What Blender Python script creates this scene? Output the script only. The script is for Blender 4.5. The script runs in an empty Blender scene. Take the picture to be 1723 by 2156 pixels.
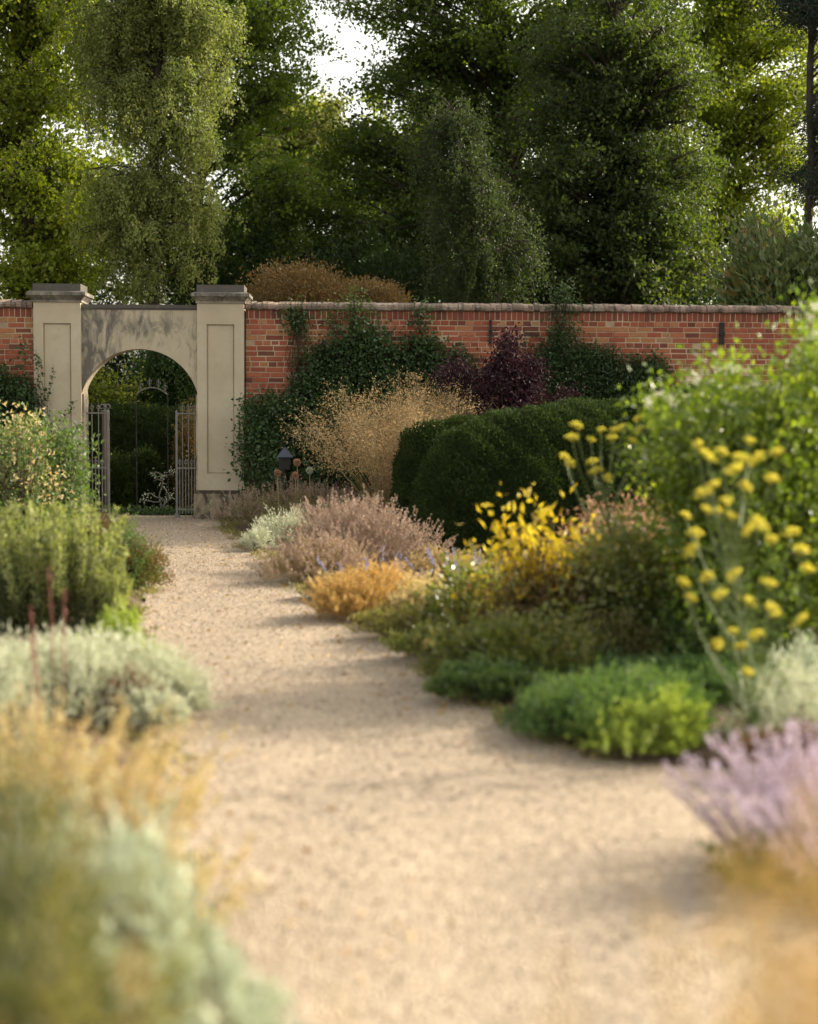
import bpy, math
import numpy as np
from mathutils import Vector, Matrix

# ------------------------------------------------------------------ camera
SC = bpy.context.scene
COL = SC.collection
FPX, CX, CY, CAMH, HOR = 3294.0, 861.5, 1078.0, 1.52, 870.0      # photograph measured at 1723 x 2156
PITCH = math.atan((CY - HOR) / FPX); ROLL = math.radians(0.30)
_f = np.array([0, math.cos(PITCH), -math.sin(PITCH)])
_r0 = np.array([1.0, 0, 0]); _u0 = np.cross(_r0, _f)
_r = _r0 * math.cos(ROLL) + _u0 * math.sin(ROLL)
_u = -_r0 * math.sin(ROLL) + _u0 * math.cos(ROLL)
CAM = np.array([0, 0, CAMH])
cd = bpy.data.cameras.new('camera'); cam = bpy.data.objects.new('camera', cd); COL.objects.link(cam)
M = Matrix.Identity(4)
for i in range(3):
    M[i][0], M[i][1], M[i][2], M[i][3] = _r[i], _u[i], -_f[i], CAM[i]
cam.matrix_world = M
cd.sensor_fit = 'VERTICAL'; cd.sensor_height = 36.0; cd.lens = FPX / 2156.0 * 36.0
cd.clip_end = 2000; cd.clip_start = 0.05
cd.dof.use_dof = True; cd.dof.focus_distance = 22.7; cd.dof.aperture_fstop = cd.lens / 44.0
SC.camera = cam

# ------------------------------------------------------------------ sky, sun, exposure
SUN_AZ, SUN_EL = math.radians(25), math.radians(31)      # azimuth from +X towards +Y: right and a little behind the wall
w = bpy.data.worlds.new("World"); SC.world = w; w.use_nodes = True
nt = w.node_tree; bg = nt.nodes['Background']
sky = nt.nodes.new('ShaderNodeTexSky'); sky.sky_type = 'NISHITA'; sky.sun_disc = False
sky.sun_elevation = SUN_EL; sky.sun_rotation = math.radians(90) - SUN_AZ
sky.dust_density = 4.0; sky.ozone_density = 1.0; sky.air_density = 1.0
hs = nt.nodes.new('ShaderNodeHueSaturation'); hs.inputs['Saturation'].default_value = 0.30
tint = nt.nodes.new('ShaderNodeMix'); tint.data_type = 'RGBA'; tint.blend_type = 'MULTIPLY'; tint.inputs[0].default_value = 1.0
tint.inputs[7].default_value = (1.0, .95, .84, 1)      # thin warm evening haze over the whole sky
nt.links.new(sky.outputs[0], hs.inputs['Color']); nt.links.new(hs.outputs[0], tint.inputs[6]); nt.links.new(tint.outputs[2], bg.inputs[0])
bg.inputs[1].default_value = 0.15
sl = bpy.data.lights.new('sun', 'SUN'); so = bpy.data.objects.new('sun', sl); COL.objects.link(so)
sl.energy = 2.8; sl.angle = math.radians(0.6); sl.color = (1.0, 0.87, 0.68)
sd = Vector((math.cos(SUN_EL) * math.cos(SUN_AZ), math.cos(SUN_EL) * math.sin(SUN_AZ), math.sin(SUN_EL)))
so.rotation_euler = sd.to_track_quat('Z', 'Y').to_euler(); so.location = (30, 10, 30)
SC.view_settings.view_transform = 'Standard'; SC.view_settings.look = 'None'; SC.view_settings.gamma = 1.0
SC.view_settings.exposure = 1.5
SC.render.engine = 'CYCLES'
SC.cycles.use_denoising = True
SC.cycles.max_bounces = 9; SC.cycles.diffuse_bounces = 6; SC.cycles.transmission_bounces = 5
SC.cycles.glossy_bounces = 2; SC.cycles.sample_clamp_indirect = 6.0

# ------------------------------------------------------------------ helpers
def ray(px, py):
    d = _f * FPX + _r * (px - CX) - _u * (py - CY)
    return d
def at(px, py, z=0.0):
    d = ray(px, py); t = (z - CAMH) / d[2]
    return CAM + d * t
def W(px, py, d):
    v = ray(px, py); return CAM + v * (d / v[1])
rng = np.random.default_rng(7)
def rnd(*s): return rng.random(s)
def gau(*s): return rng.standard_normal(s)
def nrm(v): return v / np.maximum(np.linalg.norm(v, axis=-1, keepdims=True), 1e-9)

def make_mesh(name, verts, faces4, tone, mat, parent=None, smooth=False):
    me = bpy.data.meshes.new(name)
    nv, nf = len(verts), len(faces4)
    me.vertices.add(nv); me.vertices.foreach_set('co', np.ascontiguousarray(verts, dtype=np.float32).ravel())
    me.loops.add(nf * 4); me.polygons.add(nf)
    me.loops.foreach_set('vertex_index', np.ascontiguousarray(faces4, dtype=np.int32).ravel())
    me.polygons.foreach_set('loop_start', np.arange(0, nf * 4, 4, dtype=np.int32))
    me.update(calc_edges=True)
    if tone is not None:
        a = me.attributes.new('tone', 'FLOAT', 'POINT'); a.data.foreach_set('value', np.ascontiguousarray(tone, dtype=np.float32))
    if smooth or name in ('trunk','stems','branches','post','stem','shaft','curved_rail','scroll','body'): me.shade_smooth()
    else: me.shade_flat()
    o = bpy.data.objects.new(name, me); COL.objects.link(o)
    if mat: me.materials.append(mat)
    if parent is not None: o.parent = parent
    return o

class G:                                   # collects quads: leaves, tubes, boxes
    def __init__(s): s.v, s.f, s.t, s.n = [], [], [], 0
    def raw(s, v, f, t):
        v = np.asarray(v, float).reshape(-1, 3); s.v.append(v); s.f.append(np.asarray(f, int).reshape(-1, 4) + s.n)
        t = np.full(len(v), t, float) if np.isscalar(t) else np.asarray(t, float); s.t.append(t); s.n += len(v); return s
    def leaves(s, p, d, L, Wd, tone, fold=0.15):
        N = len(p)
        if N == 0: return s
        d = nrm(d); L = np.broadcast_to(np.asarray(L, float).reshape(-1, 1), (N, 1)); Wd = np.broadcast_to(np.asarray(Wd, float).reshape(-1, 1), (N, 1))
        side = nrm(np.cross(d, gau(N, 3))); n = np.cross(d, side)
        q = np.stack([p, p + d * L * .45 + side * Wd * .5 + n * L * fold, p + d * L, p + d * L * .45 - side * Wd * .5 + n * L * fold], 1)
        return s.raw(q, np.arange(4 * N).reshape(N, 4), np.repeat(np.broadcast_to(tone, (N,)), 4))
    def tubes(s, P, R, tone=0.5, k=5):
        P = np.asarray(P, float)
        if P.ndim == 2: P = P[None]
        N, m, _ = P.shape
        if N == 0: return s
        R = np.broadcast_to(np.asarray(R, float), (N, m))
        T = nrm(np.gradient(P, axis=1)); ref = np.where(np.abs(T[..., 2:3]) > .9, np.array([1., 0, 0]), np.array([0, 0, 1.]))
        A = nrm(np.cross(T, ref)); B = np.cross(T, A)
        an = np.arange(k) * 2 * np.pi / k
        V = P[:, :, None] + R[:, :, None, None] * (A[:, :, None] * np.cos(an)[:, None] + B[:, :, None] * np.sin(an)[:, None])
        idx = np.arange(N * m * k).reshape(N, m, k)
        a = idx[:, :-1]; b = idx[:, 1:]
        F = np.stack([a, np.roll(a, -1, 2), np.roll(b, -1, 2), b], -1)
        t = np.broadcast_to(np.asarray(tone, float).reshape(-1, 1), (N, m * k)) if not np.isscalar(tone) else np.full((N, m * k), tone)
        return s.raw(V.reshape(-1, 3), F.reshape(-1, 4), t.reshape(-1))
    def box(s, x0, x1, y0, y1, z0, z1, tone=0.5):
        v = [(x, y, z) for z in (z0, z1) for y in (y0, y1) for x in (x0, x1)]
        f = [(0, 1, 3, 2), (4, 6, 7, 5), (0, 4, 5, 1), (2, 3, 7, 6), (0, 2, 6, 4), (1, 5, 7, 3)]
        f = [tuple(reversed(q)) for q in f]
        return s.raw(v, f, tone)
    def build(s, name, mat, parent=None, smooth=False):
        if not s.v: return None
        return make_mesh(name, np.concatenate(s.v), np.concatenate(s.f), np.concatenate(s.t), mat, parent, smooth)

def tag(o, label=None, cat=None, group=None, kind=None):
    if label: o['label'] = label
    if cat: o['category'] = cat
    if group: o['group'] = group
    if kind: o['kind'] = kind
    return o
def thing(name, label, cat, loc=(0, 0, 0), group=None):
    o = bpy.data.objects.new(name, None); COL.objects.link(o); o.location = tuple(loc); o.empty_display_size = .2
    return tag(o, label, cat, group)

# ------------------------------------------------------------------ materials
def mat_new(name):
    m = bpy.data.materials.new(name); m.use_nodes = True; nt = m.node_tree
    for n in list(nt.nodes): nt.nodes.remove(n)
    out = nt.nodes.new('ShaderNodeOutputMaterial'); return m, nt, out
def ramp(nt, stops, src=None):
    r = nt.nodes.new('ShaderNodeValToRGB'); el = r.color_ramp.elements
    while len(el) > 1: el.remove(el[-1])
    el[0].position = stops[0][0]; el[0].color = (*stops[0][1], 1)
    for p, c in stops[1:]:
        e = el.new(p); e.color = (*c, 1)
    if src is not None: nt.links.new(src, r.inputs[0])
    return r
def noise(nt, scale, detail=4, rough=.55, coord='Object', dist=0):
    tc = nt.nodes.new('ShaderNodeTexCoord'); n = nt.nodes.new('ShaderNodeTexNoise')
    n.inputs['Scale'].default_value = scale; n.inputs['Detail'].default_value = detail; n.inputs['Roughness'].default_value = rough
    n.inputs['Distortion'].default_value = dist
    nt.links.new(tc.outputs[coord], n.inputs['Vector']); return n
def mixc(nt, fac, a, b, mode='MIX'):
    m = nt.nodes.new('ShaderNodeMix'); m.data_type = 'RGBA'; m.blend_type = mode
    for key, v in ((0, fac), (6, a), (7, b)):
        if hasattr(v, 'is_linked') or hasattr(v, 'links'): nt.links.new(v, m.inputs[key])
        elif isinstance(v, (int, float)): m.inputs[key].default_value = v
        else: m.inputs[key].default_value = (*v, 1)
    return m.outputs[2]
def maprange(nt, src, a, b, c=0, d=1):
    m = nt.nodes.new('ShaderNodeMapRange'); nt.links.new(src, m.inputs[0])
    for i, v in enumerate((a, b, c, d)): m.inputs[i + 1].default_value = v
    return m.outputs[0]
def mathn(nt, op, a, b):
    m = nt.nodes.new('ShaderNodeMath'); m.operation = op
    for i, v in enumerate((a, b)):
        if isinstance(v, (int, float)): m.inputs[i].default_value = v
        else: nt.links.new(v, m.inputs[i])
    return m.outputs[0]
def bump(nt, h, strength, dist, bs):
    b = nt.nodes.new('ShaderNodeBump'); b.inputs['Strength'].default_value = strength; b.inputs['Distance'].default_value = dist
    nt.links.new(h, b.inputs['Height']); nt.links.new(b.outputs[0], bs.inputs['Normal'])

def leaf_mat(name, cols, trans=.35, tcol=(1.35, 1.45, .55), rough=.5, spec=.35):
    m, nt, out = mat_new(name)
    at_ = nt.nodes.new('ShaderNodeAttribute'); at_.attribute_name = 'tone'
    n = len(cols); r = ramp(nt, [(i / max(n - 1, 1), c) for i, c in enumerate(cols)], at_.outputs['Fac'])
    nz = noise(nt, .9, 3); col = mixc(nt, maprange(nt, nz.outputs['Fac'], .35, .65, 0, .45), r.outputs[0], cols[min(1, n - 1)])
    bs = nt.nodes.new('ShaderNodeBsdfPrincipled'); nt.links.new(col, bs.inputs['Base Color'])
    bs.inputs['Roughness'].default_value = rough; bs.inputs['Specular IOR Level'].default_value = spec
    tr = nt.nodes.new('ShaderNodeBsdfTranslucent'); nt.links.new(mixc(nt, 1.0, col, tcol, 'MULTIPLY'), tr.inputs[0])
    mx = nt.nodes.new('ShaderNodeMixShader'); mx.inputs[0].default_value = trans
    nt.links.new(bs.outputs[0], mx.inputs[1]); nt.links.new(tr.outputs[0], mx.inputs[2]); nt.links.new(mx.outputs[0], out.inputs[0])
    return m
def plain_mat(name, cols, rough=.8, nscale=6, metallic=0, spec=.3, bmp=0, bscale=40):
    m, nt, out = mat_new(name)
    nz = noise(nt, nscale, 5, .6); r = ramp(nt, [(.3 + .4 * i / max(len(cols) - 1, 1), c) for i, c in enumerate(cols)], nz.outputs['Fac'])
    bs = nt.nodes.new('ShaderNodeBsdfPrincipled'); nt.links.new(r.outputs[0], bs.inputs['Base Color'])
    bs.inputs['Roughness'].default_value = rough; bs.inputs['Metallic'].default_value = metallic; bs.inputs['Specular IOR Level'].default_value = spec
    if bmp: n2 = noise(nt, bscale, 4, .6); bump(nt, n2.outputs['Fac'], bmp, .02, bs)
    nt.links.new(bs.outputs[0], out.inputs[0]); return m

ML = {}
def L_(name, *a, **k): ML[name] = leaf_mat(name, *a, **k)
L_('beech', [(.1, .14, .018), (.16, .21, .026), (.23, .28, .036), (.3, .32, .05)], trans=.5, tcol=(1.5, 1.5, .4))
L_('birch', [(.12, .155, .045), (.19, .23, .065), (.29, .31, .09), (.4, .37, .14)], trans=.42, tcol=(1.2, 1.3, .6))
L_('birch_dark', [(.035, .055, .022), (.055, .08, .028), (.085, .11, .038)], trans=.4, tcol=(1.3, 1.4, .5), spec=.2)
L_('maple', [(.08, .12, .022), (.13, .18, .03), (.2, .25, .045)], trans=.45, tcol=(1.5, 1.6, .4))
L_('pale_tree', [(.16, .18, .05), (.24, .25, .075), (.3, .28, .1)], trans=.45)
L_('oak', [(.05, .08, .02), (.075, .11, .026), (.1, .14, .034), (.17, .2, .04)], trans=.45, tcol=(1.6, 1.7, .35), spec=.2)
L_('oak_dark', [(.036, .058, .024), (.056, .08, .032), (.08, .105, .038), (.14, .16, .045)], trans=.42, tcol=(1.6, 1.7, .35), spec=.2)
L_('pine', [(.012, .028, .018), (.02, .04, .022)], trans=.12)
L_('holly', [(.022, .042, .014), (.036, .06, .02), (.055, .085, .026)], trans=.3, rough=.45)
L_('magnolia', [(.07, .11, .035), (.11, .15, .05), (.16, .19, .07), (.34, .17, .07)], trans=.2, rough=.35, tcol=(1.2, 1.2, .5))
L_('acer', [(.09, .06, .03), (.15, .095, .04), (.2, .14, .055), (.16, .15, .05)], trans=.35, tcol=(1.3, 1.05, .5))
L_('yew', [(.018, .032, .011), (.03, .05, .015), (.048, .074, .02), (.085, .11, .028)], trans=.2, spec=.12, rough=.7)
L_('yew_bright', [(.03, .07, .012), (.06, .12, .02)], trans=.3)
L_('climber', [(.025, .05, .02), (.045, .08, .03), (.07, .12, .045), (.11, .16, .065)], trans=.3, rough=.4, tcol=(1.4, 1.5, .5))
L_('smoke', [(.022, .011, .016), (.04, .018, .025), (.062, .03, .036)], trans=.2, tcol=(1.5, .8, .8), spec=.15)
L_('stipa', [(.5, .34, .17), (.66, .48, .25), (.78, .6, .35)], trans=.45, tcol=(1.1, 1, .8), rough=.7)
L_('straw', [(.36, .27, .13), (.45, .34, .17)], trans=.25, tcol=(1.1, 1, .7))
L_('silver', [(.34, .35, .25), (.54, .55, .41), (.7, .7, .56)], trans=.25, tcol=(1.0, 1.05, .85), rough=.8)
L_('silver_blue', [(.3, .33, .25), (.46, .5, .38), (.6, .63, .5)], trans=.25, tcol=(1.0, 1.05, .85), rough=.8)
L_('brownstem', [(.12, .065, .035), (.2, .11, .06)], trans=.1, rough=.9)
L_('olive', [(.14, .13, .05), (.21, .19, .075), (.28, .24, .1)], trans=.35)
L_('heather', [(.26, .2, .14), (.38, .29, .22), (.46, .36, .3)], trans=.3, tcol=(1.1, .95, .85))
L_('mauve', [(.25, .15, .2), (.36, .22, .28), (.42, .28, .32)], trans=.3, tcol=(1.1, .95, 1))
L_('lavender', [(.38, .32, .36), (.52, .44, .52), (.66, .58, .66)], trans=.35, tcol=(1.1, 1, 1.1), rough=.7)
L_('bluefl', [(.26, .25, .36), (.36, .35, .46)], trans=.3, tcol=(1, 1, 1.1))
L_('orange', [(.36, .25, .1), (.5, .34, .13), (.6, .44, .19), (.42, .36, .15)], trans=.4, tcol=(1.2, 1.05, .6))
L_('peach', [(.42, .38, .26), (.56, .43, .25), (.64, .52, .28), (.52, .5, .24), (.38, .4, .24)], trans=.4, tcol=(1.15, 1.05, .7))
L_('yellow_leaf', [(.24, .16, .03), (.42, .32, .04), (.58, .47, .05), (.68, .6, .1)], trans=.5, tcol=(1.3, 1.25, .4), rough=.35, spec=.6)
L_('rose', [(.08, .1, .03), (.14, .16, .045), (.22, .22, .06), (.34, .25, .08)], trans=.4, rough=.3, spec=.7)
L_('redbrown', [(.09, .06, .03), (.15, .095, .04), (.13, .14, .04), (.1, .11, .035)], trans=.35, tcol=(1.5, 1.1, .4))
L_('green_shrub', [(.05, .085, .018), (.1, .15, .025), (.19, .24, .035), (.34, .38, .07)], trans=.45, rough=.3, spec=.6, tcol=(1.6, 1.7, .4))
L_('thyme', [(.05, .09, .03), (.085, .15, .05), (.14, .2, .065), (.22, .27, .09)], trans=.35, tcol=(1.2, 1.3, .6))
L_('hazel', [(.07, .11, .02), (.14, .18, .03), (.24, .27, .045), (.34, .35, .07)], trans=.45, tcol=(1.4, 1.4, .45))
L_('lime', [(.2, .27, .06), (.32, .38, .09), (.42, .46, .13)], trans=.4)
L_('rosemary', [(.12, .135, .06), (.22, .24, .1), (.36, .38, .17), (.46, .46, .23)], trans=.4)
L_('rosemary_low', [(.05, .065, .03), (.09, .105, .045), (.14, .13, .07)], trans=.3)
L_('fennel_fl', [(.42, .4, .08), (.62, .54, .08), (.74, .66, .1), (.78, .72, .16)], trans=.4, tcol=(1.1, 1.1, .5))
L_('fennel_st', [(.08, .12, .035), (.13, .17, .05)], trans=.1)
L_('white_fl', [(.6, .6, .45), (.75, .74, .6)], trans=.3, tcol=(1, 1, .9))
L_('redstem', [(.26, .11, .09), (.36, .16, .13)], trans=.2, tcol=(1.2, .8, .7))
L_('leafygreen', [(.06, .1, .04), (.1, .15, .055), (.16, .21, .075)], trans=.38)
L_('pinkgrass', [(.36, .2, .14), (.5, .3, .2), (.6, .4, .28)], trans=.35, tcol=(1.1, 1, .8))
L_('litter', [(.3, .17, .07), (.45, .3, .13), (.55, .42, .22)], trans=.2, tcol=(1, 1, .8))
BARK = plain_mat('bark', [(.03, .025, .02), (.075, .06, .045)], .95, 4, bmp=.6)
BARKP = plain_mat('birch_bark', [(.06, .05, .04), (.3, .27, .22), (.35, .32, .27)], .9, 3, bmp=.4)
TWIG = plain_mat('twig', [(.05, .04, .025), (.09, .07, .045)], .95, 8)
IRON = plain_mat('grey_painted_iron', [(.15, .145, .13), (.22, .21, .19)], .55, 9, spec=.4)
DARKIRON = plain_mat('black_iron', [(.012, .012, .012), (.03, .026, .022)], .6, 9)
CANE = plain_mat('cane', [(.3, .24, .14), (.42, .34, .2)], .6, 5)

def stone_mat(name, stain, base=((.44, .375, .265), (.5, .43, .31), (.56, .49, .37)), grime=(.055, .05, .045), streak=True):
    m, nt, out = mat_new(name)
    n1 = noise(nt, 1.6, 6, .6); col = ramp(nt, [(.3, base[0]), (.5, base[1]), (.7, base[2])], n1.outputs['Fac']).outputs[0]
    n2 = noise(nt, 9, 6, .65); col = mixc(nt, maprange(nt, n2.outputs['Fac'], .5, .75, 0, .35), col, (.4, .35, .25))
    tc = nt.nodes.new('ShaderNodeTexCoord'); mp = nt.nodes.new('ShaderNodeMapping'); mp.inputs['Scale'].default_value = (4.5, 4.5, 1.9)
    n3 = nt.nodes.new('ShaderNodeTexNoise'); n3.inputs['Scale'].default_value = 1.6; n3.inputs['Detail'].default_value = 7; n3.inputs['Roughness'].default_value = .7
    n3.inputs['Distortion'].default_value = 1.1
    nt.links.new(tc.outputs['Object'], mp.inputs[0]); nt.links.new(mp.outputs[0], n3.inputs['Vector'])
    a = nt.nodes.new('ShaderNodeAttribute'); a.attribute_name = 'tone'     # tone on stone = how much dirt runs there
    s = mathn(nt, 'ADD', n3.outputs['Fac'], mathn(nt, 'MULTIPLY', a.outputs['Fac'], .35))
    fac = maprange(nt, s, .62 - stain * .1, .86 - stain * .1, 0, .92)
    col = mixc(nt, fac, col, grime)
    n4 = noise(nt, 3.3, 5, .6); col = mixc(nt, maprange(nt, n4.outputs['Fac'], .58, .72, 0, .3), col, (.27, .3, .17))
    bs = nt.nodes.new('ShaderNodeBsdfPrincipled'); nt.links.new(col, bs.inputs['Base Color']); bs.inputs['Roughness'].default_value = .92
    bs.inputs['Specular IOR Level'].default_value = .15
    n5 = noise(nt, 35, 6, .7); bump(nt, n5.outputs['Fac'], .35, .012, bs)
    nt.links.new(bs.outputs[0], out.inputs[0]); return m
STONE = stone_mat('cream_render', -0.7)
STONE_D = stone_mat('stained_render', 0.25, grime=(.12, .11, .1))
STONE_CAP = stone_mat('weathered_cap_stone', 1.1, base=((.2, .18, .15), (.32, .285, .235), (.46, .42, .34)), grime=(.09, .082, .073))
STONE_PL = stone_mat('damp_plinth', 1.0, base=((.26, .2, .13), (.34, .28, .18), (.42, .35, .23)), grime=(.05, .043, .036))

def brick_mat():
    m, nt, out = mat_new('handmade_brick')
    a = nt.nodes.new('ShaderNodeAttribute'); a.attribute_name = 'tone'
    r = ramp(nt, [(0, (.07, .04, .035)), (.1, (.14, .055, .04)), (.22, (.24, .07, .045)), (.5, (.35, .1, .058)), (.75, (.41, .145, .08)), (.92, (.42, .2, .09)), (1, (.36, .23, .12))], a.outputs['Fac'])
    n = noise(nt, 30, 6, .7); col = mixc(nt, maprange(nt, n.outputs['Fac'], .4, .75, 0, .55), r.outputs[0], (.16, .06, .04))
    n3 = noise(nt, .55, 4, .6); col = mixc(nt, maprange(nt, n3.outputs['Fac'], .5, .7, 0, .5), col, (.3, .15, .075))
    n4 = noise(nt, 60, 3, .6); col = mixc(nt, maprange(nt, n4.outputs['Fac'], .64, .78, 0, .3), col, (.5, .38, .26))
    bs = nt.nodes.new('ShaderNodeBsdfPrincipled'); nt.links.new(col, bs.inputs['Base Color']); bs.inputs['Roughness'].default_value = .9
    bs.inputs['Specular IOR Level'].default_value = .15
    n2 = noise(nt, 70, 5, .7); bump(nt, n2.outputs['Fac'], .6, .008, bs)
    nt.links.new(bs.outputs[0], out.inputs[0]); return m
BRICK = brick_mat()
MORTAR = plain_mat('lime_mortar', [(.24, .17, .12), (.46, .34, .23), (.58, .46, .33)], .95, 2.2, bmp=.6, bscale=80)
def coping_mat():
    m, nt, out = mat_new('lichened_coping')
    a = nt.nodes.new('ShaderNodeAttribute'); a.attribute_name = 'tone'
    r = ramp(nt, [(0, (.11, .085, .065)), (.5, (.2, .145, .11)), (1, (.3, .21, .16))], a.outputs['Fac'])
    n = noise(nt, 3.2, 6, .7); col = mixc(nt, maprange(nt, n.outputs['Fac'], .54, .66, 0, .75), r.outputs[0], (.42, .38, .31))
    n2 = noise(nt, 11, 5, .7); col = mixc(nt, maprange(nt, n2.outputs['Fac'], .52, .62, 0, .85), col, (.06, .055, .045))
    bs = nt.nodes.new('ShaderNodeBsdfPrincipled'); nt.links.new(col, bs.inputs['Base Color']); bs.inputs['Roughness'].default_value = .95
    n3 = noise(nt, 45, 5, .7); bump(nt, n3.outputs['Fac'], .7, .015, bs)
    nt.links.new(bs.outputs[0], out.inputs[0]); return m
COPING = coping_mat()

def gravel_mat(base, name):
    m, nt, out = mat_new(name)
    tc = nt.nodes.new('ShaderNodeTexCoord'); v = nt.nodes.new('ShaderNodeTexVoronoi'); v.inputs['Scale'].default_value = 75
    nt.links.new(tc.outputs['Object'], v.inputs['Vector'])
    sep = nt.nodes.new('ShaderNodeSeparateColor'); nt.links.new(v.outputs['Color'], sep.inputs[0])
    b = np.array(base)
    c1 = ramp(nt, [(0, tuple(b * .55)), (.35, tuple(b * .85)), (.7, tuple(b * 1.1)), (1, tuple(np.minimum(b * 1.45, .8)))], sep.outputs[0]).outputs[0]
    n1 = noise(nt, .8, 5, .6); col = mixc(nt, maprange(nt, n1.outputs['Fac'], .4, .7, 0, .45), c1, tuple(b * .78))
    n2 = noise(nt, 5, 6, .7); col = mixc(nt, maprange(nt, n2.outputs['Fac'], .52, .7, 0, .5), col, tuple(b * np.array([.6, .56, .5])))
    n4 = noise(nt, 14, 5, .7); col = mixc(nt, maprange(nt, n4.outputs['Fac'], .55, .7, 0, .4), col, tuple(b * 1.25))
    # trodden lines run along the path: paler, finer gravel
    mp = nt.nodes.new('ShaderNodeMapping'); mp.inputs['Scale'].default_value = (1.5, .22, 1); nt.links.new(tc.outputs['Object'], mp.inputs[0])
    n6 = nt.nodes.new('ShaderNodeTexNoise'); n6.inputs['Scale'].default_value = 1.5; n6.inputs['Detail'].default_value = 3; nt.links.new(mp.outputs[0], n6.inputs['Vector'])
    col = mixc(nt, maprange(nt, n6.outputs['Fac'], .42, .62, 0, .42), col, tuple(b * np.array([1.16, 1.15, 1.13])))
    bs = nt.nodes.new('ShaderNodeBsdfPrincipled'); nt.links.new(col, bs.inputs['Base Color']); bs.inputs['Roughness'].default_value = .95
    bs.inputs['Specular IOR Level'].default_value = .1
    h = mathn(nt, 'ADD', mathn(nt, 'MULTIPLY', v.outputs['Distance'], -1.0), mathn(nt, 'MULTIPLY', n2.outputs['Fac'], 2.0))
    bump(nt, h, .8, .02, bs); nt.links.new(bs.outputs[0], out.inputs[0]); return m
GRAVEL = gravel_mat((.37, .30, .225), 'golden_gravel')
SOIL = plain_mat('bed_soil', [(.05, .035, .022), (.09, .06, .038), (.14, .1, .06)], .95, 9, bmp=1, bscale=30)
GRASSG = plain_mat('woodland_floor', [(.03, .035, .015), (.06, .06, .025)], .95, 3, bmp=1)

# ------------------------------------------------------------------ ground and path
WALLA = math.radians(2.0)
GO = at(295, 1092)                                          # foot of the gateway, middle of the opening
uv_ = np.array([math.cos(WALLA), math.sin(WALLA), 0]); nv_ = np.array([math.sin(WALLA), -math.cos(WALLA), 0])   # along the wall, towards the garden
def wallp(u, n, z): return GO + np.outer(np.atleast_1d(u), uv_) + np.outer(np.atleast_1d(n), nv_) + np.outer(np.atleast_1d(z), [0, 0, 1.])
PPM = FPX / GO[1]
def wu(px): return (px - 295) / PPM
def wz(py): return (1092 - py) / PPM

def grid_sheet(name, x0, x1, y0, y1, nx, ny, zf, mat):
    xs = np.linspace(x0, x1, nx); ys = np.linspace(y0, y1, ny); X, Y = np.meshgrid(xs, ys); Z = zf(X, Y)
    v = np.stack([X, Y, Z], -1).reshape(-1, 3); i = np.arange(nx * ny).reshape(ny, nx)
    f = np.stack([i[:-1, :-1], i[:-1, 1:], i[1:, 1:], i[1:, :-1]], -1).reshape(-1, 4)
    return make_mesh(name, v, f, None, mat, None, True)
tag(grid_sheet('ground', -400, 400, -60, 900, 9, 9, lambda x, y: x * 0 - .03, GRASSG), kind='structure')
left = [(262, 1086), (229, 1094), (222, 1140), (250, 1190), (300, 1250), (262, 1310), (290, 1400), (330, 1480), (300, 1560), (330, 1650), (360, 1750), (390, 1900), (380, 2156), (300, 2700), (100, 3600)]
right = [(420, 1086), (478, 1098), (500, 1130), (570, 1180), (640, 1235), (720, 1300), (860, 1345), (900, 1400), (985, 1460), (1120, 1540), (1190, 1590), (1430, 1618), (2100, 1640), (2300, 2156), (2300, 2700), (2400, 3600)]
def edge(pts, n=90):
    P = np.array([at(*p)[:2] for p in pts]); s = np.r_[0, np.cumsum(np.linalg.norm(np.diff(P, axis=0), axis=1))]
    t = np.linspace(0, s[-1], n); return np.stack([np.interp(t, s, P[:, 0]), np.interp(t, s, P[:, 1])], 1)
yy = np.r_[np.linspace(1.2, 22.9, 150)]
def xs_of(pts):
    P = np.array([at(*p)[:2] for p in pts])[::-1]; o = np.argsort(P[:, 1]); return np.interp(yy, P[o, 1], P[o, 0])
XL, XR = xs_of(left), xs_of(right)
XL += .05 * np.sin(yy * 3.1) + .03 * np.sin(yy * 7.7); XR += .05 * np.sin(yy * 2.7 + 1) + .03 * np.sin(yy * 8.3)
def strip(name, A, B, ya, nx, z, mat, crown=.0, seed=0):
    t = np.linspace(0, 1, nx); X = A[:, None] * (1 - t) + B[:, None] * t; Y = np.repeat(ya[:, None], nx, 1)
    Z = z + crown * (1 - (2 * t - 1) ** 2)[None] + .006 * np.sin(X * 5 + Y * 3) * np.sin(Y * 4.2 - X * 2)
    i = np.arange(X.size).reshape(X.shape); f = np.stack([i[:-1, :-1], i[:-1, 1:], i[1:, 1:], i[1:, :-1]], -1).reshape(-1, 4)
    return make_mesh(name, np.stack([X, Y, Z], -1).reshape(-1, 3), f, None, mat, None, True)
tag(strip('gravel_path', XL, XR, yy, 24, .0, GRAVEL), kind='structure')
# soil of the two borders, rising a few centimetres behind the gravel edge
def soil(name, inner, outer_x, sgn):
    t = np.r_[0, .02, .05, .1, .2, .35, .6, 1]; X = inner[:, None] + (outer_x - inner[:, None]) * t; Y = np.repeat(yy[:, None], len(t), 1)
    Z = -.015 + .07 * np.minimum(np.abs(X - inner[:, None]) / .25, 1) + .02 * np.sin(X * 9) * np.sin(Y * 8)
    i = np.arange(X.size).reshape(X.shape); f = np.stack([i[:-1, :-1], i[:-1, 1:], i[1:, 1:], i[1:, :-1]], -1).reshape(-1, 4)
    if sgn < 0: f = f[:, ::-1]
    tag(make_mesh(name, np.stack([X, Y, Z], -1).reshape(-1, 3), f, None, SOIL, None, True), kind='structure')
soil('bed_soil_left', XL, -14., -1); soil('bed_soil_right', XR, 18., 1)
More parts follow.
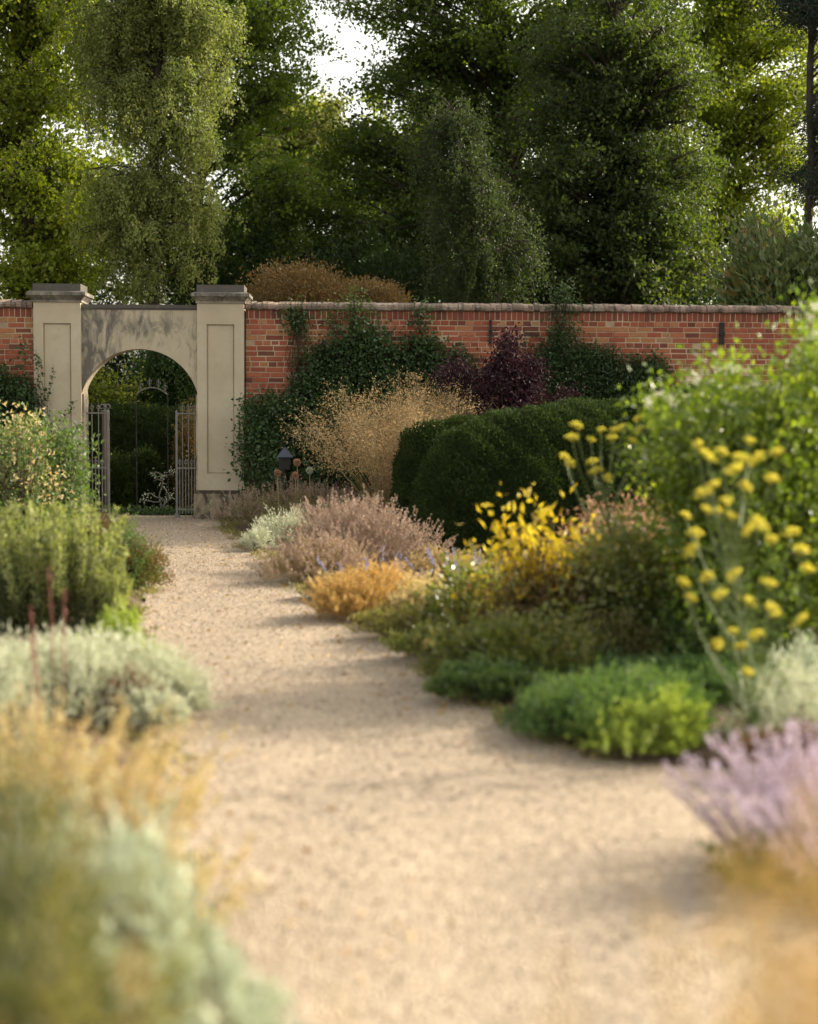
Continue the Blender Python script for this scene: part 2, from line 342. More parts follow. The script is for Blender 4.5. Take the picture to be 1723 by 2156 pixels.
# the gravel continues beyond the gate
tag(strip('path_beyond_gate', np.full(12, GO[0] - 3.), np.full(12, GO[0] + 2.5), np.linspace(22.9, 23.7, 12), 8, -.004, GRAVEL), kind='structure')

# loose stones lying on the gravel
def stones(n):
    g = G(); k = rng.integers(0, len(yy) - 1, n * 3)
    yv = 2.2 + (22.6 - 2.2) * rnd(n) ** .8; xl = np.interp(yv, yy, XL); xr = np.interp(yv, yy, XR)
    x = xl + (xr - xl) * rnd(n); s = .004 + .007 * rnd(n) ** 2
    c = np.stack([x, yv, s * .4], 1)
    base = np.array([(1, 0, 0), (0, 1, 0), (-1, 0, 0), (0, -1, 0), (.2, .1, .9), (.2, .1, .9)])[:5]
    a = rnd(n) * 6.28; ca, sa = np.cos(a), np.sin(a)
    V = np.zeros((n, 6, 3)); pts = np.array([(1, 0, 0), (0, .8, 0), (-1, .1, 0), (0, -.7, 0), (.25, .1, .7), (-.3, 0, .65)])
    pts = pts[None] * (.8 + .4 * rnd(n, 6, 1)) * s[:, None, None]
    V[..., 0] = pts[..., 0] * ca[:, None] - pts[..., 1] * sa[:, None]; V[..., 1] = pts[..., 0] * sa[:, None] + pts[..., 1] * ca[:, None]; V[..., 2] = pts[..., 2]
    V += c[:, None]
    F = np.array([(0, 1, 4, 4), (1, 5, 4, 4), (1, 2, 5, 5), (2, 3, 5, 5), (3, 4, 5, 5), (3, 0, 4, 4)])
    F = np.array([(0, 1, 5, 4), (1, 2, 5, 5), (2, 3, 4, 5), (3, 0, 4, 4)])
    F = np.array([(0, 1, 5, 4), (2, 3, 4, 5)])      # two sloping sides are enough at this size
    idx = (np.arange(n) * 6)[:, None, None] + F[None]
    g.raw(V.reshape(-1, 3), idx.reshape(-1, 4), np.repeat(rnd(n), 6))
    m, nt, out = mat_new('loose_stone'); a_ = nt.nodes.new('ShaderNodeAttribute'); a_.attribute_name = 'tone'
    r = ramp(nt, [(0, (.2, .15, .11)), (.4, (.34, .27, .2)), (.8, (.46, .38, .29)), (1, (.6, .53, .44))], a_.outputs['Fac'])
    bs = nt.nodes.new('ShaderNodeBsdfPrincipled'); nt.links.new(r.outputs[0], bs.inputs['Base Color']); bs.inputs['Roughness'].default_value = .9
    nt.links.new(bs.outputs[0], out.inputs[0])
    tag(g.build('loose_stones', m), kind='stuff')
stones(42000)
def litter(n):
    g = G(); yv = 2.5 + 19.5 * rnd(n); side = rnd(n) < .6
    xl = np.interp(yv, yy, XL); xr = np.interp(yv, yy, XR); off = np.abs(gau(n)) * .35
    x = np.where(side, xr - off, xl + off); p = np.stack([x, yv, np.full(n, .008)], 1)
    d = gau(n, 3); d[:, 2] = .12 * rnd(n)
    g.leaves(p, d, .02 + .03 * rnd(n), .012 + .018 * rnd(n), rnd(n)); tag(g.build('fallen_leaves', ML['litter']), kind='stuff')
litter(900)
def weeds(n):
    g = G(); yv = 3 + 18.5 * rnd(n); side = rnd(n) < .5; xl = np.interp(yv, yy, XL); xr = np.interp(yv, yy, XR); off = gau(n) * .07
    c = np.stack([np.where(side, xr + off, xl + off), yv, np.zeros(n)], 1); m = 26; q = np.repeat(c, m, 0); N = len(q); k = np.repeat(.4 + .9 * rnd(n), m)
    q[:, :2] += gau(N, 2) * (.03 * k)[:, None]; q[:, 2] = .03 * rnd(N) * k; g.leaves(q, gau(N, 3) * .8 + [0, 0, .8], .035 * k, .009 + .006 * rnd(N), rnd(N)); tag(g.build('weeds', ML['olive']), kind='stuff')
weeds(520)

# ------------------------------------------------------------------ brick walls
def put_on_wall(e): e.location = tuple(GO); e.rotation_euler = (0, 0, WALLA)
def brick_wall(name, label, u0, u1, ties):
    e = thing(name, label, 'wall'); put_on_wall(e)
    yf = .10; top = 2.98; ch = .0755; nc = 37      # local y: away from the garden
    G().box(u0, u1, yf + .000, yf + .34, -.1, top, .5).build('mortar_bed', MORTAR, e)
    g = G(); V = []; T = []
    for c in range(nc + 1):
        z0 = .06 + c * ch; z1 = z0 + .0645
        soldier = c >= nc
        if soldier: z1 = top - .004; z0 = .06 + nc * ch
        u = u0 - rng.random() * .2; header = (c % 4 == 0)
        if c == nc - 0 and soldier: header = False
        while u < u1:
            Lb = .068 if soldier else (.108 if (header or rng.random() < .16) else .222)
            Lb *= 1 + .04 * rng.standard_normal(); a = max(u, u0 + .002); b = min(u + Lb - .0005, u1 - .002); u += Lb + .0105
            if b - a < .02: continue
            # tone: mostly red, headers sometimes burnt, top-left corner tan
            t = np.clip(.5 + .16 * rng.standard_normal(), .2, .85)
            r = rng.random()
            if r < .07: t = rng.random() * .12
            elif r < .14: t = .1 + rng.random() * .1
            elif r > .985: t = .92
            if c > nc - 5 and rng.random() < .45 and (math.sin(a * 1.1 + 1) > .2 or a < 2.6): t = .86 + .14 * rng.random()
            if soldier: t = .1 + .25 * rng.random()
            j = .0025 * rng.standard_normal(); dz = .0014 * rng.standard_normal()
            V.append((a, b, yf - .004 + j * .8, yf + .02, z0 + dz, z1 + dz * .5)); T.append(t)
    V = np.array(V); n = len(V); x0, x1, y0, y1, z0, z1 = V.T; bv = .006
    jit = lambda: .0015 * gau(n)
    # front face inset with four bevel faces
    def P(x, y, z): return np.stack([x, y, z], 1)
    q = [P(x0, y1, z0), P(x1, y1, z0), P(x1, y1, z1), P(x0, y1, z1),
         P(x0 + bv + jit(), y0, z0 + bv + jit()), P(x1 - bv + jit(), y0, z0 + bv + jit()), P(x1 - bv + jit(), y0, z1 - bv + jit()), P(x0 + bv + jit(), y0, z1 - bv + jit())]
    # outer rim halfway
    q = q[:4] + [P(x0, y0 + .004, z0), P(x1, y0 + .004, z0), P(x1, y0 + .004, z1), P(x0, y0 + .004, z1)] + q[4:]
    VV = np.stack(q, 1); F = [(8, 9, 10, 11)]
    for i in range(4): F += [(4 + i, 4 + (i + 1) % 4, 8 + (i + 1) % 4, 8 + i), (i, (i + 1) % 4, 4 + (i + 1) % 4, 4 + i)]
    idx = (np.arange(n) * 12)[:, None, None] + np.array(F)[None]
    g.raw(VV.reshape(-1, 3), idx.reshape(-1, 4), np.repeat(np.array(T), 12)); g.build('brickwork', BRICK, e)
    # coping of half-round bricks on edge
    g = G(); u = u0
    prof = [(-.035, 2.98), (-.05, 2.995), (-.052, 3.03), (-.035, 3.062), (.03, 3.09), (.16, 3.105), (.3, 3.095), (.41, 3.06), (.43, 3.02), (.43, 2.985), (.2, 2.981)]
    while u < u1 - .02:
        Lb = .075 + .006 * rng.random(); ue = min(u + Lb, u1); dz = .004 * rng.standard_normal(); dy = .004 * rng.standard_normal()
        k = len(prof); pr = np.array(prof) + [yf + dy, dz]
        c = pr.mean(0); pr2 = c + (pr - c) * .985
        rings = [(u + .001, pr2), (u + .006, pr), (ue - .006, pr), (ue - .001, pr2)]
        v = np.concatenate([np.column_stack([np.full(k, uu), pp[:, 0], pp[:, 1]]) for uu, pp in rings])
        f = []
        for r_ in range(3):
            for i in range(k): f.append((r_ * k + i, r_ * k + (i + 1) % k, (r_ + 1) * k + (i + 1) % k, (r_ + 1) * k + i))
        g.raw(v, f, .2 + .8 * rng.random()); u = ue
    g.build('coping', COPING, e)
    for (px, w_, y0, y1) in ties:
        uu = wu(px); g = G(); g.box(uu - w_ / 2, uu + w_ / 2, yf - .03, yf - .005, wz(y1), wz(y0)); g.box(uu - w_ / 2 - .01, uu + w_ / 2 + .01, yf - .045, yf - .03, wz((y0 + y1) / 2) - .02, wz((y0 + y1) / 2) + .02)
        g.build('wall_tie', DARKIRON, e)
    return e
brick_wall('brick_wall', 'long red brick garden wall with lichened coping right of the stone gateway', 1.50, 17.0, [(1034, .035, 669, 719), (1528, .07, 671, 718)])
brick_wall('brick_wall', 'short stretch of red brick wall at the far left beside the left pier', -9.0, -1.50, [])

# ------------------------------------------------------------------ stone gateway
gate = thing('stone_gateway', 'cream rendered gateway of two panelled piers joined by a wall with a round arch', 'gateway'); put_on_wall(gate)
HW = .82; PW = .66
def frame_panel_pier(uc, s):
    p0, p1 = uc - PW / 2, uc + PW / 2; D0, D1 = 0.0, .56
    pl0, pl1, pz0, pz1 = uc - .195, uc + .195, wz(997), wz(683)
    g = G(); rc = .035; zb, zt = .40, 3.06
    # body: back block and front frame round a sunk panel
    g.box(p0, p1, rc, D1, zb, zt, .1)
    fr = [(p0, pl0, zb, zt), (pl1, p1, zb, zt), (pl0, pl1, zb, pz0), (pl0, pl1, pz1, zt)]
    pier = None
    g2 = G()
    for a, b, c, d in fr: g2.box(a, b, D0, rc - .0, c, d, .15)
    V = np.concatenate(g.v); g.v = [V]
    g.box(p0 - .0, p1 + .0, D1 - .001, D1 + .001, zb + .01, zt - .01, .1)
    pier = g.build('pier', STONE, gate)
    g2.build('panel_surround', STONE, pier)
    # raised centre of the panel with a groove around it
    g3 = G(); g3.box(pl0 + .018, pl1 - .018, rc - .014, rc + .01, pz0 + .02, pz1 - .02, 0.0); g3.build('panel', STONE, pier)
    # plinth, with moulded top
    g4 = G(); g4.box(p0 - .05, p1 + .05, -.05, D1 + .05, -.1, .36, .5)
    g4.box(p0 - .035, p1 + .035, -.035, D1 + .035, .36, .385, .9); g4.box(p0 - .02, p1 + .02, -.02, D1 + .02, .385, .41, .9)
    g4.build('plinth', STONE_PL, pier)
    # cap: necking, flared cornice, shelf, top block
    g5 = G()
    g5.box(p0 - .02, p1 + .02, -.02, D1 + .02, 3.06, 3.085, .2)
    def frus(o0, o1, z0, z1, t):
        v = []
        for o, z in ((o0, z0), (o1, z1)): v += [(p0 - o, -o, z), (p1 + o, -o, z), (p1 + o, D1 + o, z), (p0 - o, D1 + o, z)]
        g5.raw(v, [(0, 1, 5, 4), (1, 2, 6, 5), (2, 3, 7, 6), (3, 0, 4, 7), (4, 5, 6, 7), (3, 2, 1, 0)], t)
    frus(.015, .03, 3.085, 3.10, .3); frus(.03, .075, 3.10, 3.15, .45); g5.box(p0 - .085, p1 + .085, -.085, D1 + .085, 3.15, 3.195, .5)
    frus(.08, .03, 3.195, 3.215, .9); g5.box(p0 - .005, p1 + .005, -.005, D1 + .005, 3.215, 3.318, 1.)
    g5.build('cap', STONE_CAP, pier)
frame_panel_pier(-(HW + PW / 2), -1); frame_panel_pier(HW + PW / 2, 1)
# arch wall, set back a little, cut by a nearly round arch
def arch_wall():
    g = G(); y0, y1 = .06, .44; R = .845; zc = 2.41 - R; top = 2.985; n = 40
    a0 = math.acos(.82 / R) if R > .82 else 0; an = np.linspace(math.pi - a0, a0, n + 1)
    xs = R * np.cos(an); zs = zc + R * np.sin(an)
    # springing jambs run down inside the piers; front and back face in narrow columns and rows for the dirt tone
    rows = 8
    for yv, flip in ((y0, False), (y1, True)):
        v = []; t = []
        for i in range(n + 1):
            for j in range(rows + 1):
                z = zs[i] + (top - zs[i]) * j / rows; v.append((xs[i], yv, z))
                left_ = max(0, min(1, (.1 - xs[i]) / .9)); up = max(0, min(1, (z - 2.2) / .75)); band = math.exp(-((z - 2.72) / .22) ** 2)
                t.append(.15 + .95 * max(left_ * .8, band * (.55 if xs[i] < .25 else .25)))
        f = []
        for i in range(n):
            for j in range(rows):
                a = i * (rows + 1) + j; q = (a, a + rows + 1, a + rows + 2, a + 1); f.append(q[::-1] if flip else q)
        g.raw(v, f, t)
    # soffit
    v = []; f = []
    for i in range(n + 1): v += [(xs[i], y0, zs[i]), (xs[i], y1, zs[i])]
    for i in range(n): f.append((2 * i, 2 * i + 1, 2 * i + 3, 2 * i + 2))
    g.raw(v, f, .3)
    # top
    g.raw([(-.82, y0, top), (.82, y0, top), (.82, y1, top), (-.82, y1, top)], [(0, 1, 2, 3)], .5)
    o = g.build('arch_wall', STONE_D, gate)
    g = G(); g.box(-.819, .819, y0 - .02, y1 + .02, 2.985, 3.035, 1.0); g.box(-.819, .819, y0 - .008, y1 + .008, 2.962, 2.9849, 1.); g.build('arch_coping', STONE_CAP, o)
    for s in (-1, 1):      # stone jamb strips from ground to springing
        g = G(); g.box(min(s * .822, s * .79), max(s * .822, s * .79), .08, .42, -.05, zs[0] if s < 0 else zs[-1], .5); g.build('jamb', STONE_D, o)
arch_wall()

# ------------------------------------------------------------------ iron side panels of the gate
def finial(g, x, y, z, s=1.0):
    g.tubes([(x, y, z), (x, y, z + .03 * s), (x, y, z + .05 * s), (x, y, z + .085 * s), (x, y, z + .14 * s)], [[.006, .006, .006, .010, .0005]], .5, 6)
    g.tubes([(x, y, z + .028 * s), (x, y, z + .04 * s)], [[.013, .013]], .5, 8)
    for sg in (-1, 1):
        g.tubes([(x, y, z + .045 * s), (x + sg * .018 * s, y, z + .052 * s), (x + sg * .026 * s, y, z + .07 * s), (x + sg * .02 * s, y, z + .085 * s), (x + sg * .008 * s, y, z + .095 * s)], [[.005] * 5], .5, 5)
def side_panel(name, label, u0, u1, stile_left):
    e = thing(name, label, 'gate'); put_on_wall(e); y = .22
    zt, zm = wz(870), wz(986)
    for z in (zt, zm, .12): g = G(); g.box(u0, u1, y - .012, y + .012, z - .010, z + .010); g.build('rail', IRON, e)
    ui, uo = (u0, u1) if stile_left else (u1, u0)
    g = G(); g.box(ui - .014, ui + .014, y - .016, y + .016, 0, zt + .02); g.tubes([(ui, y, zt + .02), (ui, y, zt + .05)], [[.022, .004]], .5, 8); g.box(ui - .03, ui + .03, y - .03, y + .03, 0, .06); g.build('stile', IRON, e)
    g = G(); g.box(uo - .01, uo + .01, y - .012, y + .012, .02, zt + .02); g.build('hinge_stile', IRON, e)
    step = (u1 - u0) / 7.0
    for i in range(1, 7):
        x = u0 + step * i
        if i % 2 == 0:
            g = G(); g.tubes([(x, y, .06), (x, y, zt + .03)], [[.0075, .0075]], .5, 8)
            finial(g, x, y, zt + .01); g.build('bar', IRON, e)
        else:
            g = G(); g.tubes([(x, y, .06), (x, y, zm + .03)], [[.0075, .0075]], .5, 8)
            finial(g, x, y, zm + .015); g.build('dog_bar', IRON, e)
    return e
side_panel('iron_gate', 'grey iron spear-topped gate leaf against the left side of the arch', -.80, wu(225), False)
side_panel('iron_gate', 'grey iron spear-topped gate leaf against the right side of the arch', wu(369), .80, True)
e = thing('gate_post', 'tall brownish gate post with curled top standing behind the left gate leaf', 'post'); put_on_wall(e)
g = G(); g.box(wu(207), wu(219), .40, .48, -.05, wz(868)); g.build('shaft', plain_mat('rusty_brown_paint', [(.13, .09, .07), (.19, .14, .11)], .8, 6), e)
g = G()
for sg in (-1, 1):
    a = np.linspace(0, 5.2, 16); r = .05 * (1 - a / 7.5); cx = wu(213) + sg * .045
    g.tubes(np.stack([cx - sg * r * np.cos(a), np.full(16, .44), wz(868) + .07 + r * np.sin(a)], 1), [[.010] * 16], .5, 5)
g.box(wu(205), wu(221), .39, .49, wz(868), wz(868) + .03); g.build('scroll', IRON, e)
e = thing('iron_hoop', 'curved iron rail set with spear finials seen through the upper part of the arch', 'railing'); put_on_wall(e)
a = np.linspace(-1, 1, 15); ux = wu(80 / 1) * 0
def _h(px, py): return wu(px) , wz(py)
hx0, hx1 = wu(270), wu(338)
xs = np.linspace(hx0, hx1, 15); zs = wz(829) + .10 * (1 - ((xs - (hx0 + hx1) / 2) / ((hx1 - hx0) / 2)) ** 2)
g = G(); g.tubes(np.stack([xs, np.full(15, .9), zs], 1), [[.012] * 15], .5, 6); g.build('curved_rail', IRON, e)
for k_ in (2, 6, 10, 13):
    g = G(); finial(g, xs[k_], .9, zs[k_], 1.15); g.build('finial', IRON, e)
for k_ in (0, 14):
    g = G(); g.tubes([(xs[k_], .9, -.03), (xs[k_], .9, zs[k_])], [[.009, .009]], .5, 6); g.build('post', DARKIRON, e)

# ------------------------------------------------------------------ plant builders
def lumps(n=7, amp=.12):
    A = gau(n, 3) * 2.6; ph = rnd(n) * 6.28
    return lambda d: 1 + amp * np.sin(d @ A.T + ph).sum(1) / math.sqrt(n) * 1.4
def hemi(N, low=-.05):
    d = nrm(gau(N, 3)); d[:, 2] = np.abs(d[:, 2]); m = d[:, 2] < low
    return d
def mound(g, c, rx, ry, h, n, L, Wd, up=.3, amp=.14, shell=.3, jit=.5, clump=1.0, fold=.15, trange=(0, 1), lobes=6):
    """leaves over and inside a lumpy mass of several overlapping domes standing on the ground"""
    R = np.array([rx, ry, h])
    if lobes > 1:
        a = rnd(lobes) * 6.283 + np.arange(lobes) * 2.4; q = .30 + .32 * rnd(lobes); q[0] = 0.05
        O = np.stack([np.cos(a) * q, np.sin(a) * q, np.zeros(lobes)], 1); rr = .42 + .26 * rnd(lobes); hh = .52 + .42 * rnd(lobes); rr[0] = .66; hh[0] = .96
    else: O = np.zeros((1, 3)); rr = np.ones(1); hh = np.ones(1)
    nl = len(rr); pr = rr ** 1.5 * hh; pr /= pr.sum(); f = lumps(amp=amp)
    nc = max(16, int(n / 38)); lk = rng.choice(nl, nc, p=pr); cd_ = hemi(nc); cc = cd_ * f(cd_)[:, None] * np.stack([rr[lk], rr[lk], hh[lk]], 1) + O[lk]; ct = rnd(nc)
    k = rng.integers(0, nc, n); base = cc[k] + gau(n, 3) * (.085 * clump)
    ctr = O[lk][k]; base = ctr + (base - ctr) * (1 - shell * rnd(n, 1) ** 1.6 + .05 * gau(n, 1))
    base[:, 2] = np.abs(base[:, 2]); p = c + base * R
    d = nrm((base - ctr) / R * min(R)) + np.array([0, 0, up]) + gau(n, 3) * jit
    t = np.clip(ct[k] * .5 + rnd(n) * .5, 0, 1) * (trange[1] - trange[0]) + trange[0]
    g.leaves(p, d, L * (.65 + .7 * rnd(n)), Wd * (.7 + .6 * rnd(n)), t, fold)
    return g
def stems(c, r0, n, length, spread, curve=.25, k=5, rr=None, lenvar=.25, flat=1.0):
    """n curved stems fanning out from a disc; returns (n,k,3)"""
    a = rnd(n) * 6.283; q = np.sqrt(rnd(n)); b = np.stack([np.cos(a) * q * r0, np.sin(a) * q * r0 * flat, np.zeros(n)], 1)
    out = np.stack([np.cos(a), np.sin(a) * flat, np.zeros(n)], 1); sp = spread * q + .08 * gau(n)
    d = nrm(out * sp[:, None] + np.array([0, 0, 1.])); Ln = length * (1 - lenvar * rnd(n))
    t = np.linspace(0, 1, k)[None, :, None]
    P = c + b[:, None] + d[:, None] * Ln[:, None, None] * t + out[:, None] * (curve * Ln * sp)[:, None, None] * t ** 2
    P[..., 2] -= (curve * Ln * np.abs(sp))[:, None] * .6 * t[..., 0] ** 2
    return P
def along(P, t):
    """points on polylines P (n,k,3) at parameter t (n,m)"""
    n, k, _ = P.shape; x = np.clip(t, 0, .9999) * (k - 1); i = x.astype(int); fr = (x - i)[..., None]
    ar = np.arange(n)[:, None]; return P[ar, i] * (1 - fr) + P[ar, i + 1] * fr
def spikes(e, c, r0, n, length, spread, stem_mat, fl_mat, fl_len=.18, m=22, fs=.012, fw=.02, r=.0018, stem_name='stems', fl_name='flower_spikes', curve=.2, leaf=None, lenvar=.3, flat=1.0):
    P = stems(c, r0, n, length, spread, curve, 5, lenvar=lenvar, flat=flat)
    g = G(); g.tubes(P, np.array([[r, r, r * .9, r * .8, r * .5]]), rnd(n), 3); g.build(stem_name, stem_mat, e)
    if n <= 14:
        for q_ in range(n):
            g = G(); p = along(P[q_:q_ + 1], 1 - fl_len * (np.arange(m) + rnd(m))[None] / m)[0]; p = p + nrm(gau(m, 3)) * fs * .35 * rnd(m, 1)
            g.leaves(p, gau(m, 3) + np.array([0, 0, .5]), fs * (.7 + .6 * rnd(m)), fw * (.7 + .6 * rnd(m)), rnd(m)); g.build('flower_spike', fl_mat, e)
        return P
    g = G(); t = 1 - fl_len * rnd(n, m); p = along(P, t).reshape(-1, 3); N = len(p)
    d = gau(N, 3) + np.array([0, 0, .5]); p = p + nrm(gau(N, 3)) * fs * .35 * rnd(N, 1)
    g.leaves(p, d, fs * (.7 + .6 * rnd(N)), fw * (.7 + .6 * rnd(N)), np.clip(np.repeat(rnd(n), m) * .5 + rnd(N) * .5, 0, 1)); g.build(fl_name, fl_mat, e)
    return P
def branchy(e, c, rx, ry, h, n, mat=None, name='stems', r=.006):
    d = hemi(n); T = c + d * np.array([rx, ry, h]) * .9; b = c + gau(n, 3) * np.array([rx, ry, 0]) * .12
    t = np.linspace(0, 1, 5)[None, :, None]; P = b[:, None] * (1 - t) + T[:, None] * t; P[..., 2] += (.12 * h * np.sin(np.pi * t[..., 0]))
    g = G(); g.tubes(P, np.array([[r, r * .8, r * .6, r * .4, r * .2]]), .5, 4); g.build(name, mat or TWIG, e)
def bush(name, label, cat, px, py, rx, ry, h, mat, n, L, Wd, z=.04, group=None, part='foliage', stem_r=.006, **k):
    c = at(px, py); e = thing(name, label, cat, (c[0], c[1], 0), group); o = np.array([0, 0, z])
    g = G(); mound(g, o, rx, ry, h, n, L, Wd, **k); 
    ns = 34; d_ = hemi(ns); b_ = o + d_ * np.array([rx, ry, h]) * .55; q_ = nrm(d_ + [0, 0, .7] + gau(ns, 3) * .3); ln = h * (.35 + .45 * rnd(ns, 1)); tt = np.linspace(0, 1, 4)[None, :, None]
    Ps = b_[:, None] + q_[:, None] * ln[:, None] * tt; nl_ = 26; pl = along(Ps, .3 + .7 * rnd(ns, nl_)).reshape(-1, 3); pl[:, 2] = np.maximum(pl[:, 2], .01)
    g.leaves(pl + gau(len(pl), 3) * .006, np.repeat(q_, nl_, 0) + gau(len(pl), 3) * .7, L * (.6 + .6 * rnd(len(pl))), Wd * (.7 + .5 * rnd(len(pl))), rnd(len(pl)), .15)
    g.build(part, ML[mat], e); branchy(e, o, rx, ry, h, 40, r=stem_r)
    return e, o

# clipped hedges: closed rounded body of many short sprays
def hedge(name, label, path, halfw, height, n, mat='yew', leaf=.035, cat='hedge', shape=3.2, seg=None, wob=.05, rnd_end=.36):
    """path: list of (x,y,scale) ground points; superellipse cross-section"""
    Pp = np.array(path, float); s = np.r_[0, np.cumsum(np.linalg.norm(np.diff(Pp[:, :2], axis=0), axis=1))]
    c0 = Pp[:, :2].mean(0); e = thing(name, label, cat, (c0[0], c0[1], 0))
    Lt = s[-1]; Lc = Lt + 2 * halfw * .9
    def surf(tt, a):           # tt metre along with overshoot, a in 0..pi across
        tc = np.clip(tt, 0, Lt); x = np.interp(tc, s, Pp[:, 0]); y = np.interp(tc, s, Pp[:, 1]); hs_ = np.interp(tc, s, Pp[:, 2])
        eps = .05; tx = np.interp(np.clip(tc + eps, 0, Lt), s, Pp[:, 0]) - np.interp(np.clip(tc - eps, 0, Lt), s, Pp[:, 0]); ty = np.interp(np.clip(tc + eps, 0, Lt), s, Pp[:, 1]) - np.interp(np.clip(tc - eps, 0, Lt), s, Pp[:, 1])
        T = nrm(np.stack([tx, ty], -1)); Nn = np.stack([T[..., 1], -T[..., 0]], -1)
        over = np.where(tt < 0, tt, np.where(tt > Lt, tt - Lt, 0)); q = np.clip(np.abs(over) / (halfw * .9), 0, 1); sc = np.sqrt(np.maximum(1 - q ** 2.4, 0)); scz = np.power(np.maximum(1 - q ** 2.0, 0), rnd_end)
        ca, sa = np.cos(a), np.sin(a); cw = np.sign(ca) * np.abs(ca) ** (2 / shape); sz = np.abs(sa) ** (2 / shape)
        bulge = 1 + wob * np.sin(tt * 1.9 + 1) + wob * .6 * np.sin(tt * 4.3 + a * 3)
        X = x + T[..., 0] * over + Nn[..., 0] * cw * halfw * sc * bulge; Y = y + T[..., 1] * over + Nn[..., 1] * cw * halfw * sc * bulge; Z = sz * height * hs_ * scz * (1 + wob * .35 * np.sin(tt * 2.7))
        return np.stack([X - c0[0], Y - c0[1], Z], -1)
    nt_, na = 60, 26; tt = np.linspace(-halfw * .9, Lt + halfw * .9, nt_); aa = np.linspace(0, np.pi, na); TT, AA = np.meshgrid(tt, aa, indexing='ij')
    V = surf(TT, AA); cen = np.array([0, 0, 0]); 
    # inner dark twiggy body slightly smaller
    ctr = surf(TT, np.full_like(AA, np.pi / 2)); ctr[..., 2] *= .5
    Vi = ctr + (V - ctr) * .93; Vi[..., 2] = np.minimum(Vi[..., 2], V[..., 2] - .02)
    i = np.arange(nt_ * na).reshape(nt_, na); f = np.stack([i[:-1, :-1], i[1:, :-1], i[1:, 1:], i[:-1, 1:]], -1).reshape(-1, 4)
    g = G(); g.raw(Vi.reshape(-1, 3), f, .1); g.build('body', ML[mat], e)
    # leaves, area weighted over the cells
    A, B, C_, D = V[:-1, :-1], V[1:, :-1], V[1:, 1:], V[:-1, 1:]; nn = np.cross(C_ - A, D - B); ar = np.linalg.norm(nn, axis=-1); pr = (ar / ar.sum()).ravel()
    k = rng.choice(len(pr), n, p=pr); u, v = rnd(n, 1), rnd(n, 1); A, B, C_, D = [q.reshape(-1, 3)[k] for q in (A, B, C_, D)]
    p = A * (1 - u) * (1 - v) + B * u * (1 - v) + C_ * u * v + D * (1 - u) * v; nr = nrm(nn.reshape(-1, 3)[k])
    outw = np.sign(((p - np.array([0, 0, height * .3])) * nr).sum(1, keepdims=True)); 
    mid = nrm(V.reshape(-1, 3) * 0 + 1)[0]
    # make normals point away from the centre line
    cl = ctr[:-1, :-1].reshape(-1, 3)[k]; sg = np.sign(((p - cl) * nr).sum(1, keepdims=True)); nr = nr * sg
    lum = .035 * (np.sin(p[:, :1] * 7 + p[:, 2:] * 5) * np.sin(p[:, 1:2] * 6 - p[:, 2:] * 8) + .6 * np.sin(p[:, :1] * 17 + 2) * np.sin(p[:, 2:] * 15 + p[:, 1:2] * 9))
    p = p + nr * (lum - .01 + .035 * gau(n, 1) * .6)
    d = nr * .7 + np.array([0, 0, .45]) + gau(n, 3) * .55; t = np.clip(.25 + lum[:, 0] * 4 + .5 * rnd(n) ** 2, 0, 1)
    g = G(); g.leaves(p, d, leaf * (.6 + .8 * rnd(n)), leaf * .42 * (.6 + .8 * rnd(n)), t, .1); g.build('foliage', ML[mat], e)
    return e

